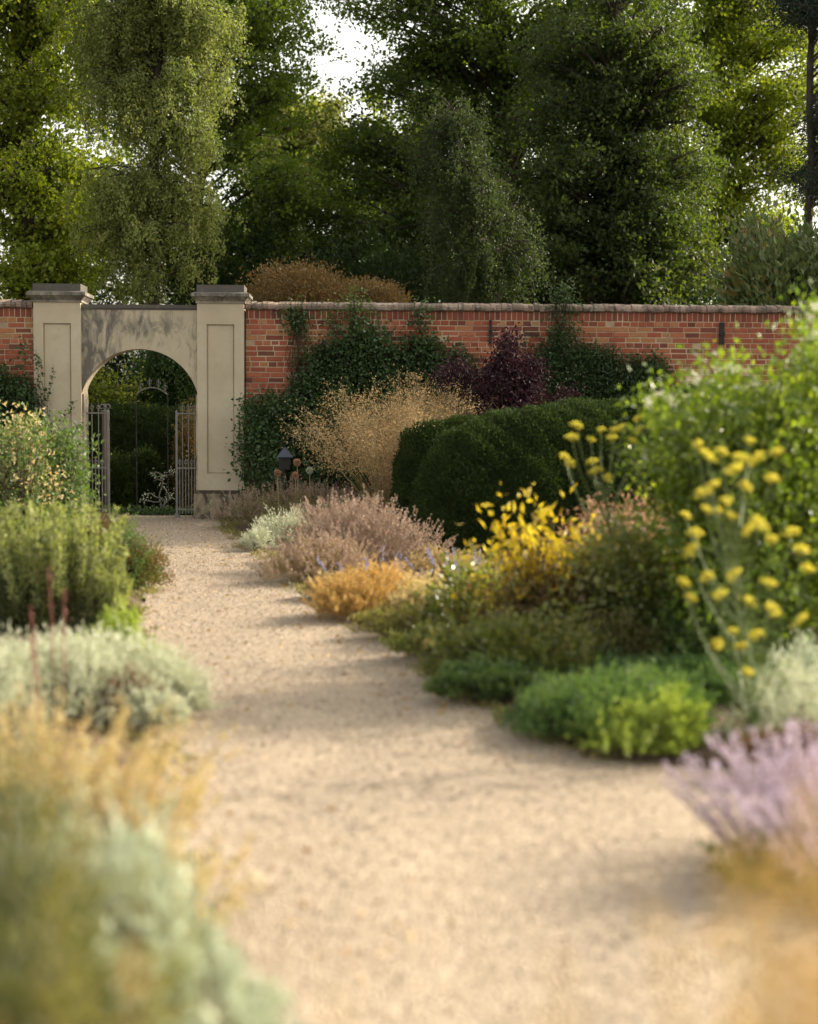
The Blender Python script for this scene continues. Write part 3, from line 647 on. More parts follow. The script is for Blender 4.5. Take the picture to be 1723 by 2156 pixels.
# ------------------------------------------------------------------ trees
def tree(name, label, cat, trunk_px, d, r0, blobs, n_limb, n_twig, n_leaf, leafL, mat, bark=BARK, spread=.15, flatz=.55, wl=.74, group=None, droop=.0, twl=1.0):
    """trunk_px: [(px,py),...] from top of the visible to the foot; blobs: (px,py,rx,ry,depth_radius_m[,depth])"""
    foot = W(trunk_px[-1][0], trunk_px[-1][1], d); foot[2] = -.05
    e = thing(name, label, cat, (foot[0], foot[1], 0), group); org = np.array([foot[0], foot[1], 0])
    tp = [foot] + [W(px, py, d) for px, py in trunk_px[::-1][0:]]
    tp = [p for i, p in enumerate(tp) if i == 0 or p[2] > tp[0][2] + .5]
    tp = np.array(tp) - org; s = np.r_[0, np.cumsum(np.linalg.norm(np.diff(tp, axis=0), axis=1))]; ss = np.linspace(0, s[-1], 14)
    T = np.stack([np.interp(ss, s, tp[:, i]) for i in range(3)], 1); T[1:, :2] += gau(13, 2) * r0 * .25
    rad = r0 * (1 - .72 * ss / s[-1]); rad[0] *= 1.35
    g = G(); g.tubes(T, rad[None], .5, 10)
    Cs, Rs, Ws = [], [], []
    for b in blobs:
        px, py, rx, ry, rd = b[:5]; dd = b[5] if len(b) > 5 else d
        Cs.append(W(px, py, dd) - org); Rs.append((rx * dd / FPX, rd, ry * dd / FPX)); Ws.append(rx * ry)
    Cs, Rs, Ws = np.array(Cs), np.array(Rs), np.array(Ws, float); Ws /= Ws.sum()
    k = rng.choice(len(Cs), n_limb, p=Ws); q = nrm(gau(n_limb, 3)) * (rnd(n_limb, 1) ** .38)
    tgt = Cs[k] + q * Rs[k]
    hd = np.linalg.norm(tgt[:, :2] - T[7, :2], axis=1); zs_ = np.clip(tgt[:, 2] - hd * .55, T[-1, 2] * .12, T[-1, 2] * .97)
    st = np.stack([np.interp(zs_, T[:, 2], T[:, i]) for i in range(3)], 1)
    t = np.linspace(0, 1, 7)[None, :, None]; P = st[:, None] * (1 - t) + tgt[:, None] * t
    Ln = np.linalg.norm(tgt - st, axis=1)[:, None]; P[..., 2] += Ln * .10 * np.sin(np.pi * t[..., 0]); P[:, 1:] += gau(n_limb, 6, 3) * (Ln * .022)[..., None]
    tr = np.interp(zs_, T[:, 2], rad); R = (tr * .22 + .012)[:, None] * (1 - .9 * t[..., 0]); R = np.minimum(R, .01 + Ln * .02)
    g.tubes(P, R, .5, 5)
    # boughs: at the end of each limb a flat cloud of twigs, a few more along the limb
    N = n_limb * n_twig; Rb = np.repeat((.45 + .5 * rnd(n_limb)) * twl, n_twig)[:, None]; inner = (rnd(N, 1) < .25)
    ball = nrm(gau(N, 3)) * rnd(N, 1) ** .45; tip = np.repeat(P[:, -1], n_twig, 0); lp = along(P, .35 + .6 * rnd(n_limb, n_twig)).reshape(-1, 3)
    tilt = np.repeat(gau(n_limb, 3) * np.array([0, 0, .45]), n_twig, 0)
    te = np.where(inner, lp + ball * Rb * .5, tip + ball * Rb * np.array([1.15, 1.15, .72]) + tilt * ball[:, :1] * Rb + np.array([0, 0, -droop * .3])); b0 = along(P, .55 + .45 * rnd(n_limb, n_twig)).reshape(-1, 3); b0 = np.where(inner, lp, b0); tm = (b0 + te) / 2 + gau(N, 3) * .05 + [0, 0, .04]
    g.tubes(np.stack([b0, tm, te], 1), np.array([[.012, .008, .004]]), .5, 3)
    g.build('trunk', bark, e)
    # leaf clusters at twig ends
    n_leaf = int(n_leaf * .82); leafL *= 1.18; Nl = N * n_leaf; kk = np.repeat(np.arange(N), n_leaf); u = rnd(Nl, 1) * .6 + .4; base = tm[kk] * (1 - u) + te[kk] * u
    p = base + gau(Nl, 3) * np.array([spread, spread, spread * flatz]); dr = nrm(gau(Nl, 3) + np.array([0, 0, -.25 - droop]))
    ct = rnd(N); tn = np.clip(ct[kk] * .45 + rnd(Nl) * .55, 0, 1)
    g = G(); g.leaves(p, dr, leafL * (.6 + .7 * rnd(Nl)), leafL * wl * (.6 + .7 * rnd(Nl)), tn, .12); g.build('crown', ML[mat], e)
    return e
def weeping(name, label, trunk_px, d, r0, blobs, n_limb, n_strand, slen, n_leaf, leafL, mat, bark):
    foot = W(trunk_px[-1][0], trunk_px[-1][1], d); foot[2] = -.05; org = np.array([foot[0], foot[1], 0])
    e = thing(name, label, 'tree', (foot[0], foot[1], 0))
    tp = np.array([foot] + [W(px, py, d) for px, py in trunk_px[::-1]]) - org; tp = tp[np.r_[True, np.diff(tp[:, 2]) > .05]]
    s = np.r_[0, np.cumsum(np.linalg.norm(np.diff(tp, axis=0), axis=1))]; ss = np.linspace(0, s[-1], 16)
    T = np.stack([np.interp(ss, s, tp[:, i]) for i in range(3)], 1); T[1:, :2] += gau(15, 2) * .03; rad = r0 * (1 - .8 * ss / s[-1])
    g = G(); g.tubes(T, rad[None], .5, 10)
    Cs, Rs, Ws = [], [], []
    for px, py, rx, ry, rd in blobs: Cs.append(W(px, py, d) - org); Rs.append((rx * d / FPX, rd, ry * d / FPX)); Ws.append(rx * ry)
    Cs, Rs, Ws = np.array(Cs), np.array(Rs), np.array(Ws, float); Ws /= Ws.sum()
    k = rng.choice(len(Cs), n_limb, p=Ws); tgt = Cs[k] + nrm(gau(n_limb, 3)) * rnd(n_limb, 1) ** .4 * Rs[k]
    hd = np.linalg.norm(tgt[:, :2] - T[8, :2], axis=1); z0 = np.clip(tgt[:, 2] - hd * .3, 1.0, T[-1, 2] * .97); st = np.stack([np.interp(z0, T[:, 2], T[:, i]) for i in range(3)], 1)
    t = np.linspace(0, 1, 7)[None, :, None]; P = st[:, None] * (1 - t) + tgt[:, None] * t; Ln = np.linalg.norm(tgt - st, axis=1)[:, None]; P[..., 2] += Ln * .22 * np.sin(np.pi * t[..., 0])
    g.tubes(P, (.006 + .05 * np.interp(z0, T[:, 2], rad) / r0)[:, None] * (1 - .85 * t[..., 0]), .5, 5)
    N = n_limb * n_strand; tt = .3 + .7 * rnd(n_limb, n_strand); b0 = along(P, tt).reshape(-1, 3) + gau(N, 3) * .12
    sl_ = slen * (.35 + .9 * rnd(N)); tv = np.linspace(0, 1, 6)[None, :, None]; o = gau(N, 3) * np.array([.22, .22, 0])
    S = b0[:, None] + o[:, None] * np.sqrt(tv) - np.array([0, 0, 1.]) * (sl_[:, None, None] * tv ** 1.25); S[..., 2] = np.maximum(S[..., 2], .3); S += gau(N, 1, 3) * 0
    g.tubes(S, np.array([[.004, .004, .003, .003, .002, .002]]), .5, 3); g.build('trunk', bark, e)
    tl = rnd(N, n_leaf) ** .85; p = along(S, tl).reshape(-1, 3); M_ = len(p); p = p + gau(M_, 3) * np.array([.045, .045, .02]); dd = gau(M_, 3) * .8 + np.array([0, 0, -.9])
    tn = np.clip(np.repeat(rnd(N), n_leaf) * .5 + rnd(M_) * .5, 0, 1)
    g = G(); g.leaves(p, dd, leafL * (.6 + .8 * rnd(M_)), leafL * .65 * (.6 + .8 * rnd(M_)), tn, .1); g.build('crown', ML[mat], e)
    return e

TG = 'tall trees beyond the wall'
tree('beech_tree', 'bright yellow-green broadleaf tree filling the left edge beyond the wall', 'tree', [(60, -250), (50, 100), (70, 640)], 30, .3,
     [(50, 60, 120, 150, 2.), (40, 300, 125, 150, 2.), (90, 480, 105, 130, 1.8), (110, 590, 95, 70, 1.5), (-60, 200, 120, 300, 2.), (70, -120, 150, 120, 2.), (20, 560, 80, 90, 1.5), (150, 380, 60, 70, 1.2), (150, 180, 60, 60, 1.2), (150, 520, 70, 60, 1.2), (140, 40, 60, 50, 1.2)], 180, 13, 36, .082, 'beech', group=TG)
weeping('birch_tree', 'weeping birch with olive gold hanging sprays above the left side of the gateway', [(345, -260), (332, 60), (325, 300), (318, 640)], 28.6, .15,
        [(330, -10, 200, 90, 1.6), (480, 50, 90, 50, 1.2), (190, 60, 90, 60, 1.2), (430, 150, 120, 45, 1.4), (240, 190, 100, 45, 1.4), (370, 260, 120, 40, 1.3), (460, 290, 60, 30, .9), (430, 390, 90, 25, 1.), (300, 370, 90, 45, 1.3), (210, 390, 60, 35, 1.), (490, 430, 50, 20, .8), (450, 480, 65, 22, .8), (340, -120, 140, 80, 1.5), (190, 500, 50, 30, .8), (380, 560, 110, 30, 1.), (250, 560, 60, 30, .8), (320, 480, 50, 40, 1.)], 190, 12, .72, 62, .052, 'birch', BARK)
tree('maple_tree', 'fresh green tree with dark limbs between the two birches', 'tree', [(500, -150), (440, 300), (405, 640)], 36, .22,
     [(530, 40, 110, 80, 2.), (610, 130, 90, 55, 1.6), (530, 170, 90, 50, 1.6), (480, 300, 100, 50, 1.5), (520, 430, 130, 80, 2.), (610, 400, 100, 60, 1.8), (560, 540, 140, 80, 2.), (440, 600, 160, 60, 2.), (170, 40, 90, 70, 2.), (190, 240, 70, 60, 1.5), (190, 520, 90, 100, 2.), (610, 15, 70, 30, 1.2), (220, 130, 80, 80, 2.), (200, 380, 90, 80, 2.), (400, 500, 100, 90, 2.), (560, 230, 90, 50, 1.5), (430, 60, 80, 80, 1.5)], 220, 12, 33, .085, 'maple', group=TG)
tree('pale_tree', 'distant pale yellowish tree below the gap of white sky', 'tree', [(640, 230), (600, 400), (560, 640)], 48, .2,
     [(640, 255, 80, 65, 2.), (560, 290, 80, 60, 2.), (700, 300, 50, 70, 2.), (620, 370, 110, 70, 2.5), (520, 230, 50, 30, 2.)], 70, 12, 44, .1, 'pale_tree', group=TG)
tree('sycamore_tree', 'distant backlit yellow-green tree glowing through behind the large oak', 'tree', [(850, 260), (850, 640)], 50, .3,
     [(850, 330, 190, 120, 2.5), (780, 480, 190, 110, 2.5), (1000, 420, 150, 130, 2.5), (900, 590, 220, 60, 2.5), (960, 250, 100, 70, 2.), (1000, 120, 120, 60, 2.), (640, 470, 120, 90, 2.)], 95, 11, 30, .12, 'beech', group=TG)
tree('sycamore_tree', 'distant backlit yellow-green tree glimpsed through gaps of the darkest oak', 'tree', [(1290, 260), (1290, 640)], 50, .3,
     [(1250, 250, 180, 130, 2.5), (1330, 430, 180, 130, 2.5), (1150, 540, 150, 100, 2.5), (1430, 570, 150, 80, 2.5), (1400, 130, 120, 120, 2.5), (1200, 90, 160, 90, 2.5), (1480, 250, 80, 80, 2.), (1500, 440, 60, 90, 2.)], 100, 11, 30, .12, 'beech', group=TG)
tree('oak_tree', 'large dark green oak with heavy trunk right of the white sky gap', 'tree', [(1035, -260), (1050, 60), (1068, 300), (1075, 640)], 37, .36,
     [(930, 20, 180, 80, 2.5), (780, 10, 120, 45, 2.), (960, 130, 140, 60, 2.2), (870, 120, 60, 55, 1.5), (1210, 30, 130, 80, 2.2), (1180, 200, 130, 60, 2.2), (850, 270, 120, 80, 2.5), (760, 350, 110, 80, 2.2), (880, 420, 150, 90, 2.5), (740, 470, 180, 90, 2.5), (670, 570, 170, 70, 2.5), (1120, 330, 150, 100, 2.5), (850, 560, 170, 90, 2.5), (1000, -150, 300, 90, 3.), (970, 220, 100, 50, 2.), (1060, 470, 120, 90, 2.), (1060, 250, 100, 60, 2.), (1060, 30, 50, 40, 2.), (830, 190, 70, 40, 1.6), (1120, 120, 90, 60, 2.), (850, 50, 60, 30, 1.5)], 290, 12, 33, .085, 'oak', group=TG)
weeping('birch_tree', 'dull green weeping birch with a leaning pale trunk above the middle of the wall', [(965, 230), (990, 330), (1025, 480), (1048, 640)], 29, .085,
        [(930, 230, 60, 40, .9), (990, 260, 50, 40, .9), (920, 350, 70, 40, 1.), (1020, 390, 80, 40, 1.1), (920, 470, 65, 30, 1.), (1080, 450, 60, 30, 1.), (1000, 540, 110, 30, 1.1), (890, 570, 40, 25, .8), (1130, 520, 50, 25, .8), (870, 300, 30, 25, .8)], 88, 10, .9, 40, .05, 'birch_dark', BARK)
tree('dark_oak_tree', 'very dark dense oak filling the sky above the right half of the wall', 'tree', [(1290, -200), (1300, 200), (1310, 640)], 33, .34,
     [(1310, 110, 150, 110, 2.2), (1200, 260, 140, 100, 2.2), (1340, 290, 130, 120, 2.2), (1250, 420, 180, 120, 2.4), (1410, 430, 100, 120, 2.), (1150, 540, 130, 100, 2.), (1320, 560, 190, 100, 2.4), (1330, -80, 160, 110, 2.5), (1440, 570, 90, 70, 2.), (1430, 200, 80, 120, 2.), (1180, 110, 100, 70, 2.)], 260, 12, 35, .082, 'oak_dark', group=TG)
tree('light_oak_tree', 'open sunlit tree with pale limbs and sky showing through near the right edge', 'tree', [(1500, -200), (1490, 100), (1545, 330), (1470, 640)], 39, .2,
     [(1480, 40, 120, 80, 2.), (1620, 70, 120, 70, 2.), (1560, 180, 130, 60, 2.), (1660, 230, 90, 60, 1.8), (1500, 330, 80, 80, 2.), (1640, 390, 110, 55, 1.8), (1560, 480, 110, 60, 1.8), (1680, 530, 80, 50, 1.5), (1500, 590, 130, 60, 2.), (1560, -100, 200, 80, 2.5), (1560, 30, 140, 60, 2.), (1480, 220, 70, 80, 1.8), (1490, 460, 70, 80, 1.8), (1690, 130, 70, 70, 1.8), (1690, 330, 70, 60, 1.6), (1620, 300, 80, 50, 1.6)], 210, 12, 36, .085, 'beech', group=TG)
tree('pine_tree', 'dark conifer with a straight bare trunk at the very right edge', 'tree', [(1716, -300), (1712, 100), (1706, 480), (1700, 640)], 29, .12,
     [(1690, 20, 80, 50, 1.3), (1760, -60, 120, 80, 1.6), (1690, 370, 50, 40, .9), (1790, 300, 70, 120, 1.6), (1830, 100, 90, 120, 1.8)], 90, 12, 50, .07, 'pine', wl=.25)
tree('oak_tree', 'spreading oak mostly beyond the right edge, added to shade the gravel near the gate', 'tree', [(2200, -500), (2180, 200), (2170, 640)], 27.5, .4,  # oak mostly out of view, put in to shade the gravel near the gate
     [(2000, 0, 170, 180, 2.6), (2200, -100, 260, 220, 3.), (2300, 200, 250, 180, 3.), (2050, 330, 170, 150, 2.4), (1870, 520, 100, 110, 1.8), (2500, 0, 300, 250, 3.)], 130, 11, 44, .1, 'oak_dark', group=TG)
# lower layer beyond the wall
def shrub_back(name, label, cat, px, py, rx, ry, d, mat, n, leafL, wl=.5, rd=1.2, hh=None, sr=.02, **k):
    c = W(px, py, d); e = thing(name, label, cat, (c[0], c[1], 0)); topz = c[2] + ry * d / FPX; g = G(); hh = topz if hh is None else hh
    o = np.array([0, 0, topz - hh]); mound(g, o, rx * d / FPX, rd, hh, n, leafL, leafL * wl, **k); g.build('foliage', ML[mat], e); branchy(e, np.array([0, 0, 0.]), rx * d / FPX, rd, topz, 30, r=sr)
    return e
for i, (px, top, rx, lab) in enumerate([(150, 540, 170, 'dark evergreen shrub behind the wall below the left tree'), (520, 500, 190, 'dark evergreen shrub behind the russet maple dome'), (820, 450, 210, 'dark evergreen shrub below the large oak'), (1180, 450, 220, 'tall dark evergreen shrub below the darkest oak'), (1450, 530, 190, 'dark evergreen shrub left of the magnolia')]):
    shrub_back('evergreen_shrub', lab, 'shrub', px, top + 40, rx, 40, 33.5 + (i % 2), 'holly', 26000, .1, hh=3.2, shell=.6, amp=.2, lobes=9)
shrub_back('acer_shrub', 'broad russet brown Japanese maple dome above the wall beside the right pier', 'shrub', 605, 604, 150, 40, 25.0, 'acer', 30000, .05, .3, up=-.3, amp=.05, rd=1.0, hh=.75, lobes=4, shell=.5)
shrub_back('acer_shrub', 'lower russet brown maple dome right of the broader one', 'shrub', 765, 618, 115, 30, 25.3, 'acer', 20000, .05, .3, up=-.3, amp=.05, rd=.9, hh=.6, lobes=4, shell=.5)
shrub_back('magnolia', 'magnolia with glossy leaves and rusty undersides at the right above the wall', 'shrub', 1640, 560, 165, 85, 26, 'magnolia', 13000, .15, .5, up=.6, amp=.12, rd=1.6, hh=1.9, clump=1.3, lobes=8, shell=.5)
# seen through the arch
shrub_back('hazel_bush', 'sunlit yellow-green bush hanging into the upper left of the arch', 'shrub', 225, 785, 115, 60, 26.9, 'hazel', 18000, .065, .8, up=-.1, amp=.2, rd=.6, hh=2.2, lobes=9, shell=.5)
shrub_back('holly_bush', 'glossy dark bush filling the upper right of the arch', 'shrub', 345, 760, 100, 70, 27.9, 'climber', 24000, .07, .6, amp=.15, rd=.7, hh=1.8)
hx = [(W(150, 900, 26.0)[0], 25.9, 1.), (W(470, 900, 26.0)[0], 26.1, 1.)]
hedge('yew_hedge', 'dark clipped hedge crossing behind the gateway opening', hx, .45, 1.58, 26000, 'yew', .06, shape=3.)
shrub_back('yew_bush', 'rounded very dark clipped bush framed by the open gate', 'shrub', 300, 1010, 48, 50, 25.0, 'yew', 22000, .05, .4, amp=.05, rd=.4, shell=.2, lobes=1)
shrub_back('yew_bush', 'squat dark bush low behind the left gate leaf', 'shrub', 240, 1000, 45, 30, 24.6, 'yew', 16000, .05, .4, amp=.05, rd=.4, shell=.2, lobes=1)
shrub_back('acer_shrub', 'purple brown shrub behind the right gate leaf', 'shrub', 402, 905, 42, 50, 25.0, 'redbrown', 12000, .05, .4, up=-.3, amp=.12, rd=.4)
# low greenery at the threshold
c = wallp(.25, -.85, 0)[0]; e = thing('ground_ivy', 'low green trailing plant along the threshold beyond the gate', 'plant', c)
g = G(); n = 2600; p = np.stack([rng.uniform(-1.1, .9, n), rng.uniform(-.15, .15, n), np.abs(gau(n)) * .05], 1); g.leaves(p, gau(n, 3) + [0, 0, .6], .04, .03, rnd(n)); g.build('foliage', ML['climber'], e)
# pale bare branching plant by the gate
c = wallp(wu(322), -.95, 0)[0]; e = thing('bare_shrub', 'small pale bare branching shrub standing in the dark gate opening', 'shrub', c)
g = G(); s_ = .95
pts = [[(0, 0, 0), (.0, 0, .16), (-.03, 0, .3), (.02, 0, .46), (.04, 0, .6)], [(0.01, 0, .02), (.06, 0, .18), (.1, 0, .3), (.05, 0, .22), (.0, 0, .2)], [(0, 0, .2), (-.1, 0, .19), (-.2, 0, .21), (-.25, 0, .22), (-.3, .02, .23)],
       [(.02, 0, .44), (.08, 0, .38), (.11, 0, .3), (.12, 0, .26), (.1, 0, .24)], [(.03, 0, .52), (-.05, 0, .55), (-.12, 0, .52), (-.1, 0, .58), (0, 0, .6)], [(.04, 0, .58), (.1, 0, .62), (.18, 0, .62), (.22, 0, .66), (.14, 0, .68)],
       [(.03, 0, .55), (.0, 0, .63), (-.08, 0, .66), (-.13, 0, .66), (-.1, 0, .62)], [(-.02, 0, .25), (-.1, 0, .28), (-.16, 0, .33), (-.2, 0, .31), (-.22, 0, .3)], [(0, 0, .12), (.05, .03, .16), (.12, .05, .25), (.14, .05, .3), (.15, .03, .34)]]
g.tubes(np.array(pts) * s_, np.array([[.014, .012, .010, .008, .005]]), .5, 5); g.build('branches', plain_mat('pale_twigs', [(.1, .095, .075), (.17, .16, .13)], .8), e)
g = G(); n = 160; q = np.array(pts)[rng.integers(0, 9, n), rng.integers(3, 5, n)] * s_; g.leaves(q + gau(n, 3) * .03, gau(n, 3), .035, .02, rnd(n)); g.build('leaves', ML['silver_blue'], e)

# ------------------------------------------------------------------ climbers and shrubs against the wall
def climber(name, label, ells, n, mat='climber', leaf=.06, depth=.3, wl=.65, cat='climber', base_px=None, per=55):
    """ells: (px,py,rx,ry,weight) patches on the wall"""
    bx = base_px if base_px is not None else ells[0][0]; org = wallp(wu(bx), -.02, 0)[0]; e = thing(name, label, cat, org)
    Wt = np.array([a[2] * a[3] * (a[4] if len(a) > 4 else 1) for a in ells], float); Wt /= Wt.sum(); nc = max(8, n // per); k = rng.choice(len(ells), nc, p=Wt)
    E = np.array([a[:4] for a in ells], float)[k]; r_ = np.sqrt(rnd(nc)); a = rnd(nc) * 6.283
    px = E[:, 0] + E[:, 2] * r_ * np.cos(a); py = E[:, 1] + E[:, 3] * r_ * np.sin(a); dep = depth * rnd(nc) ** 1.2
    low = np.clip((py - 640) / 400, .3, 1.2); C_ = wallp(wu(px), -.05 + dep * low, np.maximum(wz(py), .05)) - org
    q = np.repeat(np.arange(nc), per); N = len(q); sp = .10
    p = C_[q] + gau(N, 3) * np.array([sp, sp * .5, sp]); p[:, 1] = np.minimum(p[:, 1], C_[q][:, 1] + .05)
    d = np.outer(np.ones(N), nv_) * .6 + gau(N, 3) * .8 + np.array([0, 0, -.25]); t = np.clip(np.repeat(rnd(nc), per) * .5 + rnd(N) * .5, 0, 1)
    g = G(); g.leaves(p, d, leaf * (.6 + .8 * rnd(N)), leaf * wl * (.6 + .8 * rnd(N)), t, .12); g.build('foliage', ML[mat], e)
    m = min(nc, 70); T = C_[:m]; b = np.zeros((m, 3)); b[:, :2] = gau(m, 2) * [.15, .02]; tt = np.linspace(0, 1, 6)[None, :, None]; P = b[:, None] * (1 - tt) + T[:, None] * tt
    P[:, 1:-1] += gau(m, 4, 3) * np.array([.08, .02, .06]); g = G(); g.tubes(P, np.array([[.012, .010, .008, .006, .004, .003]]), .5, 4); g.build('stems', TWIG, e); return e
climber('wall_shrub', 'big dark leafy climber spreading over the wall right of the gateway', [(740, 850, 110, 90), (700, 790, 70, 60), (755, 730, 60, 50), (650, 860, 60, 50), (600, 920, 80, 80), (560, 960, 50, 80), (700, 930, 90, 90), (745, 690, 14, 24, .4), (665, 770, 30, 30, .6), (780, 730, 25, 30, .6), (830, 740, 25, 25, .6), (800, 780, 50, 50), (560, 870, 40, 40)], 26000, depth=.75, base_px=700)
climber('ivy', 'narrow dark ivy climbing to the coping left of the first wall tie', [(885, 700, 8, 45, 2.5), (885, 760, 40, 40), (920, 790, 50, 50), (860, 800, 40, 50), (890, 840, 70, 40), (960, 770, 30, 30, .6)], 8000, depth=.3, leaf=.055)
climber('wisteria', 'trained leafy climber spread sideways along the wall above the hedge', [(1240, 765, 60, 30), (1320, 780, 60, 22), (1385, 785, 28, 32), (1190, 720, 25, 40, .6), (1250, 810, 90, 30), (1160, 780, 40, 50, .7), (1350, 830, 70, 20, .7)], 12000, depth=.28, leaf=.065, wl=.4)
climber('ivy', 'small hanging tuft of dark ivy high on the wall near the right pier', [(628, 672, 10, 22), (618, 665, 8, 10)], 500, depth=.06, leaf=.05, per=20)
climber('clematis', 'pale thin vine trailing over the coping above the big climber', [(745, 660, 10, 40), (765, 665, 12, 20), (700, 670, 6, 20), (690, 665, 14, 8), (748, 625, 5, 22), (885, 635, 4, 14, .5)], 700, depth=.12, leaf=.045, per=18, mat='leafygreen')
climber('ivy', 'sparse ivy shoots rising above the coping right of the middle of the wall', [(1172, 620, 5, 25), (1192, 615, 8, 25), (1200, 650, 8, 20, .5), (1190, 690, 8, 20, .4), (1110, 715, 12, 14, .6)], 560, depth=.1, leaf=.045, per=18)
climber('wall_shrub', 'dark leafy climber low on the wall left of the gateway', [(30, 830, 45, 40), (20, 900, 60, 60), (60, 870, 25, 50), (-40, 850, 60, 90), (62, 760, 6, 20, .4), (10, 800, 20, 15)], 9000, depth=.5)
# thin vine on the face of the left pier
def vine():
    org = wallp(wu(110), .1, 0)[0]; e = thing('vine', 'thin dark vine with small leaves rambling over the face of the left pier', 'climber', org); g = G(); g2 = G()
    for pl in ([(112, 960), (108, 900), (104, 850), (112, 820), (118, 790), (120, 768)], [(112, 940), (120, 900), (135, 880), (150, 868), (158, 852), (160, 846)], [(110, 950), (125, 925), (140, 915), (155, 905), (170, 900), (176, 898)], [(108, 920), (98, 880), (96, 850), (100, 830), (92, 800), (95, 760)], [(105, 900), (95, 870), (90, 820), (86, 790), (88, 765), (86, 745)]):
        P = np.array([wallp(wu(a), .06 + .03 * rng.random(), wz(b))[0] - org for a, b in pl]); g.tubes(P, [[.004, .004, .003, .003, .002, .002]], .5, 4)
        n = 46; q = along(P[None], rnd(1, n))[0] + gau(n, 3) * .02; g2.leaves(q, gau(n, 3), .035 + .02 * rnd(n), .03, rnd(n) * .5)
    g.build('stems', TWIG, e); g2.build('leaves', ML['climber'], e)
    org = wallp(wu(515), .1, 0)[0]; e = thing('rose_shoot', 'few leafy shoots reaching across the edge of the right pier', 'climber', org); g = G(); g2 = G()
    for pl in ([(550, 1000), (540, 900), (520, 860), (508, 845)], [(550, 1000), (530, 950), (505, 930), (490, 932)], [(550, 1000), (530, 960), (515, 950), (500, 955)]):
        P = np.array([wallp(wu(a), .10, wz(b))[0] - org for a, b in pl]); g.tubes(P, [[.005, .004, .003, .002]], .5, 4)
        n = 26; q = along(P[None], rnd(1, n))[0] + gau(n, 3) * .025; g2.leaves(q, gau(n, 3), .05, .035, rnd(n))
    g.build('stems', TWIG, e); g2.build('leaves', ML['climber'], e)
vine()
# purple smoke bush
def upright_shrub(name, label, px, py_base, pts, mat, n, leaf, wl=.7, depth=.25, per=60):
    c = at(px, py_base); e = thing(name, label, 'shrub', c); Cn = []
    for (a, b, rx, ry) in pts:
        m = max(1, int(n / per * rx * ry / sum(q[2] * q[3] for q in pts))); an = rnd(m) * 6.283; r_ = np.sqrt(rnd(m))
        for x, y in zip(a + rx * r_ * np.cos(an), b + ry * r_ * np.sin(an)): Cn.append(W(x, y, c[1] + depth * rng.standard_normal() * .6) - c)
    Cn = np.array(Cn); q = np.repeat(np.arange(len(Cn)), per); N = len(q); sp = leaf * 1.9
    p = Cn[q] + gau(N, 3) * sp; p[:, 2] = np.maximum(p[:, 2], .02); d = gau(N, 3) * .8 + [0, 0, .35]
    g = G(); g.leaves(p, d, leaf * (.6 + .8 * rnd(N)), leaf * wl * (.6 + .8 * rnd(N)), np.clip(np.repeat(rnd(len(Cn)), per) * .5 + .5 * rnd(N), 0, 1)); g.build('foliage', ML[mat], e)
    m = min(len(Cn), 60); b = gau(m, 3) * np.array([.06, .06, 0]); tt = np.linspace(0, 1, 5)[None, :, None]; P = b[:, None] * (1 - tt) + Cn[:m][:, None] * tt; g = G(); g.tubes(P, np.array([[.012, .01, .008, .005, .003]]), .5, 4); g.build('stems', TWIG, e)
    return e, c
upright_shrub('smoke_bush', 'dark purple leaved bush rising to a point against the wall', 1070, 1118, [(1075, 740, 14, 26), (1070, 785, 34, 32), (1062, 835, 42, 38), (1115, 800, 18, 34), (1075, 880, 45, 35)], 'smoke', 10000, .05)
upright_shrub('smoke_bush', 'sparser purple leaved bush left of the pointed one behind the golden grass', 960, 1112, [(975, 790, 30, 25), (950, 800, 25, 20), (990, 830, 30, 30), (1190, 840, 25, 15), (1000, 870, 20, 30)], 'smoke', 3600, .045, per=45)

# ------------------------------------------------------------------ lamp, seed heads, golden oat grass
c = at(600, 1112); e = thing('garden_lamp', 'dark blue grey pointed lamp hood among the leaves right of the gateway', 'lamp', c); k_ = c[1] / FPX; z0 = (1112 - 962) * k_
g = G(); g.raw([(-.1, -.1, z0), (.1, -.1, z0), (.1, .1, z0), (-.1, .1, z0), (-.01, -.01, z0 + .13), (.01, -.01, z0 + .13), (.01, .01, z0 + .13), (-.01, .01, z0 + .13)], [(0, 1, 5, 4), (1, 2, 6, 5), (2, 3, 7, 6), (3, 0, 4, 7), (4, 5, 6, 7), (3, 2, 1, 0)], .5)
g.build('hood', plain_mat('slate_blue_metal', [(.035, .045, .065), (.06, .07, .095)], .5), e)
g = G(); g.box(-.07, .07, -.07, .07, z0 - .16, z0 - .0005); g.build('lantern_body', DARKIRON, e); g = G(); g.tubes([(0, 0, 0), (0, 0, z0 - .16)], [[.025, .025]], .5, 8); g.build('post', DARKIRON, e)
AG = 'pale allium seed heads by the gateway'
for i, (px, py, lab) in enumerate([(585, 996, 'lowest left pale round allium seed head by the lamp'), (626, 973, 'highest pale round allium seed head under the lamp'), (622, 1000, 'pale round allium seed head between the other three'), (652, 990, 'greenish round allium seed head nearest the golden grass')]):
    c = at(px, 1116); e = thing('allium', lab, 'flower', c, AG); z = (1116 - py) * c[1] / FPX; g = G(); g.tubes([(0, 0, 0), (.01, 0, z / 2), (0, 0, z)], [[.006, .005, .004]], .5, 5); g.build('stem', CANE, e)
    n = 420; d = nrm(gau(n, 3)); g = G(); g.leaves(np.array([0, 0, z]) + d * (.02 + .022 * rnd(n, 1)), d + gau(n, 3) * .5, .018, .008, rnd(n)); g.leaves(np.array([0, 0, z]) + d * .02, d, .03, .004, rnd(n)); g.build('flower_head', ML['pinkgrass' if i < 3 else 'silver_blue'], e)
